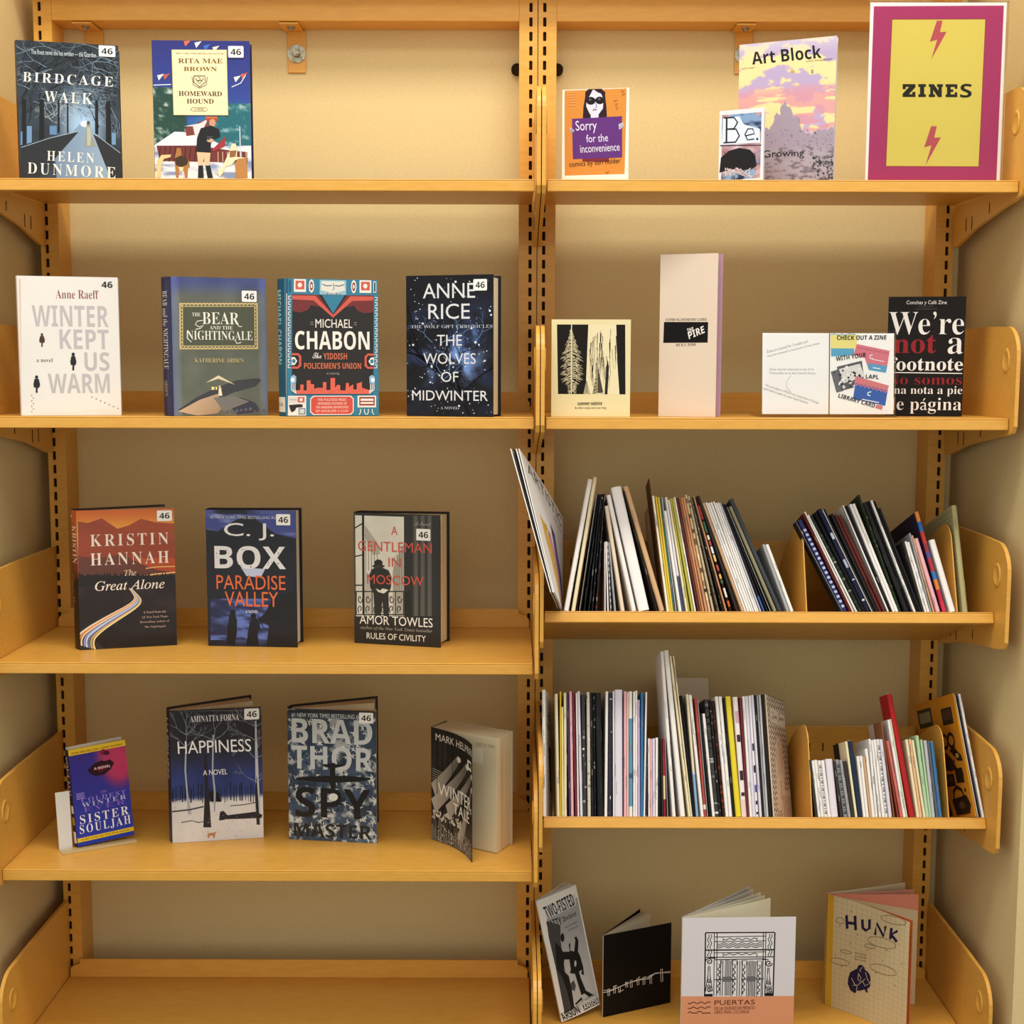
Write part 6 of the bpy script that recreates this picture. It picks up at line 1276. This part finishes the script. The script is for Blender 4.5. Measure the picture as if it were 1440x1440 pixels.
def footnote(A):
    q = A.H; A.rect(790, 270, 1185, 830, '161212'); A.H = q
    w = 'e6e0de'; rd = '8c2228'
    A.text('Conchas y Café Zine', 893, 304, 1081, 326, w, 'h').text('Volume 2, Issue 4', 948, 328, 1020, 334, '6a6464').text('LATINX REPRESENTATION', 935, 340, 1036, 346, '5a5454')
    A.text('We’re', 812, 355, 1162, 460, w, 't').text('not', 834, 462, 1032, 545, rd, 'b').text('a', 1086, 472, 1156, 545, w, 't').text('footnote', 818, 562, 1156, 622, w, 'b')
    A.line([(806, 632), (1152, 632)], 4, w)
    A.text('No somos', 806, 640, 1150, 684, rd, 't').text('una nota a pie', 808, 690, 1152, 735, w, 't').text('de página', 806, 742, 1148, 812, w, 't')
A = Art(.1262, .2003).px(0, 0, 1, (810, 290), (1173, 282), (1150, 822), (800, 824)); footnote(A)
booklet('black zine with large white and red serif title, half behind the clear sign holder', .5889, .1027, Z2, -7.4, .1262, .2003, A, [('page', 1.2, .995, 'e6e0d8', 1), ('page', 2.2, .99, 'ddd6cc', 1), ('back_cover', 3.4, 1, '1c1818', 2)], '161212')

def fisted(A):
    q = A.H; A.off().field(0, 0, 1, 1, 10, 24, lambda U, V: mixc('cfccc8', 'e2e0de', V)); A.off().field(.15, .10, .97, .97, 12, 30, lambda U, V: mixc('8f8f90', 'b4b4b6', ss(.1, .75, V))); A.H = q
    k = '1b1a1b'
    A.poly([(185, 335), (425, 240), (435, 320), (220, 415), (195, 425)], 'b9b9ba'); A.slant('TWO-FISTED', (200, 422), (430, 318), 88, k, 'B').slant('CATTY', (200, 500), (318, 462), 58, k, 'B').slant('Btchies', (330, 456), (444, 404), 50, k, 'f')
    A.slant('comics for queens', (338, 500), (450, 450), 15, '2a2a2c', 'B').slant('bimonthly 2021', (372, 520), (458, 482), 14, '2a2a2c', 'B')
    A.poly([(190, 440), (300, 470), (300, 600), (340, 900), (400, 1100), (420, 1280), (330, 1330), (250, 820), (200, 560)], '403e40')
    A.poly([(250, 610), (290, 640), (320, 690), (380, 690), (370, 630), (384, 610), (384, 680), (420, 690), (430, 590), (418, 570), (440, 562), (458, 600), (455, 690), (480, 740), (510, 840), (520, 920), (490, 900), (500, 860), (468, 880), (490, 950), (545, 1080), (640, 1140), (600, 1170), (530, 1110), (500, 1130), (470, 1030), (430, 900), (380, 890), (390, 860), (376, 760), (330, 760), (318, 860), (372, 920), (400, 1060), (430, 1270), (400, 1270), (350, 1060), (310, 930), (262, 850), (256, 700)], k)
    A.ell(316, 570, 16, 36, k).poly([(384, 1000), (420, 960), (440, 1020), (430, 1080), (400, 1060)], '4a484a').ell(432, 800, 10, 30, 'b4b4b6')
    A.poly([(436, 1220), (500, 1150), (512, 1172), (446, 1236)], k).poly([(500, 1190), (640, 1130), (660, 1160), (520, 1220)], 'd6d6d8').slant('STARRING', (510, 1215), (650, 1150), 28, k, 'B')
    A.slant('ARSON', (320, 1420), (500, 1330), 100, k, 'B').poly([(505, 1250), (700, 1165), (712, 1225), (530, 1310)], k).slant('RANSOM', (512, 1306), (706, 1222), 56, 'e2e0de', 'B')
A = Art(.0839, .2332).px(0, 0, 1, (120, 300), (430, 180), (715, 1250), (300, 1440)); fisted(A)
booklet('grey comic zine with two black silhouettes leaning askew by the centre post', .0471, .1287, Z5 + .001, 27.7, .0839, .2332, A, [('page', 6, .98, 'd9d4cc', 3), ('page', 11, .98, 'cfc9c0', 4), ('back_cover', 17, 1, 'c4beb4', 5)], 'd8d5d2', lean=4.9, roll=10.6, curl=10, twist=0, a0=-4)

def blackb(A):
    q = A.H; A.rect(690, 500, 1370, 1400, '0f0d0d'); A.H = q
    w = 'dcd8d4'
    A.line([(705, 1160), (760, 1150), (850, 1110), (940, 1070), (1050, 1040), (1120, 1030), (1180, 985), (1330, 962)], 6, w).line([(705, 1140), (780, 1135), (900, 1090), (1010, 1045), (1110, 1020), (1200, 975), (1330, 975)], 4, w)
    for x, y, h in ((752, 1128, 62), (806, 1100, 66), (852, 1108, 50), (918, 1064, 46), (962, 1048, 64), (1024, 1028, 60), (1078, 1018, 66), (1140, 1000, 76), (1240, 946, 110)):
        A.lines([([(x, y), (x + 16, y - 8), (x + 18, y + h - 6), (x + 2, y + h), (x, y)], 5)], w)
    A.lines([([(806, 1110), (830, 1090), (838, 1100)], 5), ([(856, 1150), (900, 1130)], 5), ([(920, 1060), (940, 1100)], 5), ([(1040, 1020), (1050, 1010)], 6), ([(1096, 1014), (1104, 1006)], 6), ([(1120, 1034), (1190, 980)], 6)], w)
A = Art(.142, .1553).px(0, 0, 1, (720, 630), (1350, 520), (1320, 1240), (705, 1385)); blackb(A)
booklet('half open black booklet with a white string of pegs across its cover', .1231, .1498, Z5, 24.2, .142, .1553, A, [('page', 21, .985, 'd6cbb4', 3), ('page', 25, .985, 'cfc3aa', 2), ('page', 28, .98, 'b8ab94', 2), ('back_cover', 31, 1, '171414', 2)], '0f0d0d')

def puertas(A):
    q = A.H; A.rect(150, 420, 1260, 1920, 'd6d0d4'); A.H = q
    A.poly([(160, 1275), (1260, 1240), (1260, 1920), (150, 1920)], 'd8916c')
    A.poly([(395, 615), (1052, 595), (1034, 1250), (380, 1272)], 'e2dde0')
    k = '1d1b1f'
    A.lines([([(405, 625), (1045, 603)], 13), ([(405, 625), (396, 1268)], 13), ([(1045, 603), (1030, 1248)], 13)], k)
    L = []
    for x in (487, 512): L.append(([(x, 620), (x - 6, 1262)], 5))
    for x in (940, 962): L.append(([(x, 606), (x - 8, 1250)], 5))
    for y, w in ((795, 9), (660, 5), (708, 5), (820, 5), (868, 6), (890, 6)): L.append(([(490 if y not in (795, 868) else 405, y + 5), (960 if y not in (795, 868) else 1040, y - 18)], w))
    def wave(x0, y0, x1, y1, n, amp, w):
        t = np.linspace(0, 1, n * 6 + 1); L.append((list(zip(x0 + (x1 - x0) * t, y0 + (y1 - y0) * t + amp * np.sin(t * n * 2 * math.pi))), w))
    def wavev(x0, y0, x1, y1, n, amp, w):
        t = np.linspace(0, 1, n * 6 + 1); L.append((list(zip(x0 + (x1 - x0) * t + amp * np.sin(t * n * 2 * math.pi), y0 + (y1 - y0) * t)), w))
    wave(572, 686, 876, 672, 4, 9, 5); wave(570, 838, 874, 824, 4, 8, 5)
    for y in (728, 746, 764): wave(512, y + 4, 930, y - 12, 5, 8, 5)
    for x in (432, 456): wavev(x, 640, x - 3, 785, 2, 8, 5); wavev(x, 805, x - 2, 865, 1, 7, 5)
    for x in (992, 1014): wavev(x, 620, x - 4, 768, 2, 8, 5); wavev(x, 785, x - 3, 845, 1, 7, 5)
    for x in (568, 880): L.append(([(x, 660 if x > 600 else 668), (x, 702)], 4)); L.append(([(x, 818), (x, 862)], 4))
    for x in (545, 565, 640, 655, 700, 722, 745, 790, 806, 866, 884, 925): L.append(([(x, 900), (x - 6, 1258)], 5))
    for x in (588, 596, 604, 612, 620, 628, 816, 824, 832, 840, 848, 856): L.append(([(x, 895), (x - 6, 1255)], 3))
    for x in (530, 672, 762, 902): wavev(x, 945, x - 6, 1235, 5, 10, 6); L.append(([(x - 22, 895), (x + 22, 893), (x + 22, 938), (x - 22, 940), (x - 22, 895)], 4))
    L.append(([(480, 1098), (690, 1088)], 6)); L.append(([(735, 1086), (945, 1076)], 6))
    for cx in (438, 988):
        L.append(([(cx + (34 - t * 1.6) * math.cos(t * .5 + (3.14 if cx < 700 else 0)), 915 + (36 - t * 1.7) * math.sin(t * .5 + (3.14 if cx < 700 else 0))) for t in range(19)], 7)); L.append(([(cx + (-60 if cx > 700 else 60), 880), (cx, 878)], 6))
        L.append(([(cx - 34, 1220), (cx, 960), (cx + 30, 1215)], 6)); L.append(([(cx - 8, 960), (cx - 12, 1090)], 4)); L.append(([(cx + 6, 960), (cx + 10, 1090)], 4))
        for yy in (1110, 1165, 1200): L.append(([(cx + (22 - t * 1.2) * math.cos(t * .6), yy + (24 - t * 1.2) * math.sin(t * .6)) for t in range(16)], 6))
    A.lines([(q[0], q[1] * 1.55) for q in L], k)
    A.poly([(565, 1065), (640, 1060), (652, 1085), (640, 1112), (565, 1116), (552, 1090)], '6a676c').poly([(790, 1055), (866, 1050), (876, 1075), (866, 1104), (790, 1108), (778, 1080)], '6a676c')
    A.poly([(395, 1245), (470, 1240), (470, 1268), (393, 1270)], k).poly([(950, 1220), (1030, 1216), (1030, 1248), (950, 1250)], k)
    b = '5a2c22'
    L.clear(); wave(240, 1340, 452, 1330, 3, 9, 8); wave(240, 1390, 452, 1380, 3, 9, 8); L.append(([(240, 1440), (270, 1425), (270, 1440), (330, 1440), (330, 1424), (370, 1424), (370, 1440), (450, 1436)], 9)); A.lines(L, b)
    A.text('PUERTAS', 488, 1297, 862, 1346, b, 'h').text('DE LA CIUDAD DE MÉXICO', 488, 1356, 860, 1394, b, 'h').text('LIBRO PARA COLOREAR', 488, 1402, 812, 1436, '8a4c38', 'r')
A = Art(.1941, .2496).px(0, 0, 1, (195, 485), (1240, 440), (1215, 1860), (170, 1905)); puertas(A)
booklet('white colouring book with an ornate black outlined double door and orange band', .2463, .0064, Z5, 2.1, .1941, .2496, A, [('page', 25, .98, 'd8d2b8', 3), ('page', 29, .97, 'd2ccb4', 3), ('page', 33, .99, 'c9c2b0', 3), ('page', 38, 1, 'beb8ac', 4), ('back_cover', 41, 1.02, 'b9b3ae', 4)], 'd6d0d4')
bpy.data.objects[[o.name for o in bpy.data.objects if o.get('label', '').startswith('white colouring')][0]]['category'] = 'book'

def hunk(A):
    q = A.H; A.off().field(0, 0, 1, 1, 16, 16, lambda U, V: mixc('cdbb96', 'c9b48c', V))
    A.lines([([(k / 17, 0), (k / 17, 1)], .004) for k in range(1, 17)] + [([(0, k / 22), (1, k / 22)], .003) for k in range(1, 22)], 'b3a07c'); A.rect(0, 0, .085, 1, 'c99a30').rect(0, 0, .012, 1, '8a6a20')
    A.H = q; k = '2a2040'
    for seg in ([(305, 280), (312, 365)], [(302, 325), (365, 340)], [(358, 290), (366, 380)], [(405, 318), (410, 370), (430, 388), (452, 378), (450, 322)], [(490, 420), (496, 350), (545, 435), (552, 372)], [(590, 385), (588, 452)], [(630, 405), (592, 425), (630, 470)]): A.line(seg, 17, k)
    A.ell(402, 705, 74, 74, k, 22).poly([(340, 650), (385, 628), (390, 608), (412, 604), (430, 620), (440, 650), (452, 690), (476, 730), (474, 752), (455, 770), (465, 792), (450, 790), (440, 772), (385, 772), (385, 792), (372, 795), (345, 775), (326, 730), (328, 690)], k)
    A.lines([([(350, 690), (370, 730), (390, 745), (385, 775)], 3), ([(392, 660), (412, 690), (408, 720), (392, 700), (396, 660)], 3), ([(440, 655), (455, 700), (472, 730), (440, 745), (425, 715)], 3), ([(360, 740), (390, 742), (440, 700)], 3), ([(420, 620), (400, 640), (412, 650)], 3)], 'd8cbb4')
    for cx, cy, rx, ry in ((270, 575, 62, 22), (308, 513, 36, 10), (268, 308, 26, 18), (535, 470, 92, 30), (460, 488, 34, 12), (555, 640, 88, 28), (600, 340, 80, 22)):
        A.lines([([(cx + rx * math.cos(t * .42), cy + ry * math.sin(t * .42) + .32 * rx * math.cos(t * .42) * .9) for t in range(16)], 3)], '7a6a4c')
    A.dots([(x, y, 4) for x, y in ((240, 525), (284, 608), (335, 462), (446, 512), (568, 518), (548, 585), (510, 660), (672, 604), (265, 340), (335, 262), (380, 410), (640, 740))], '6a5a48', 6)
    for i, s in enumerate(('drawings', 'and words', 'by nat')): A.slant(s, (366, 528 + i * 20), (440, 548 + i * 20), 11, '5a4c3c', 'r')
A = Art(.1726, .2137).px(0, 0, 1, (180, 128), (700, 360), (735, 1090), (165, 870)); hunk(A)
PK = Art(.17, .2137).poly([(0, 0), (1, 0), (1, .15), (.12, .02), (0, .02)], 'dd8f78')
booklet('tan grid paper zine with yellow spine tape and a curled purple figure', .5380, .2030, Z5, 0, .1726, .2137, A, [('page', -37, .995, 'c8602f', -14), ('page', -2, .985, 'd2c3a2', 4, PK), ('page', 6, .985, 'dc9a86', 3), ('back_cover', 16, .98, 'd9cdae', 4)], 'cdbb96', a0=-38, curl=-20, m=M_MATTE)
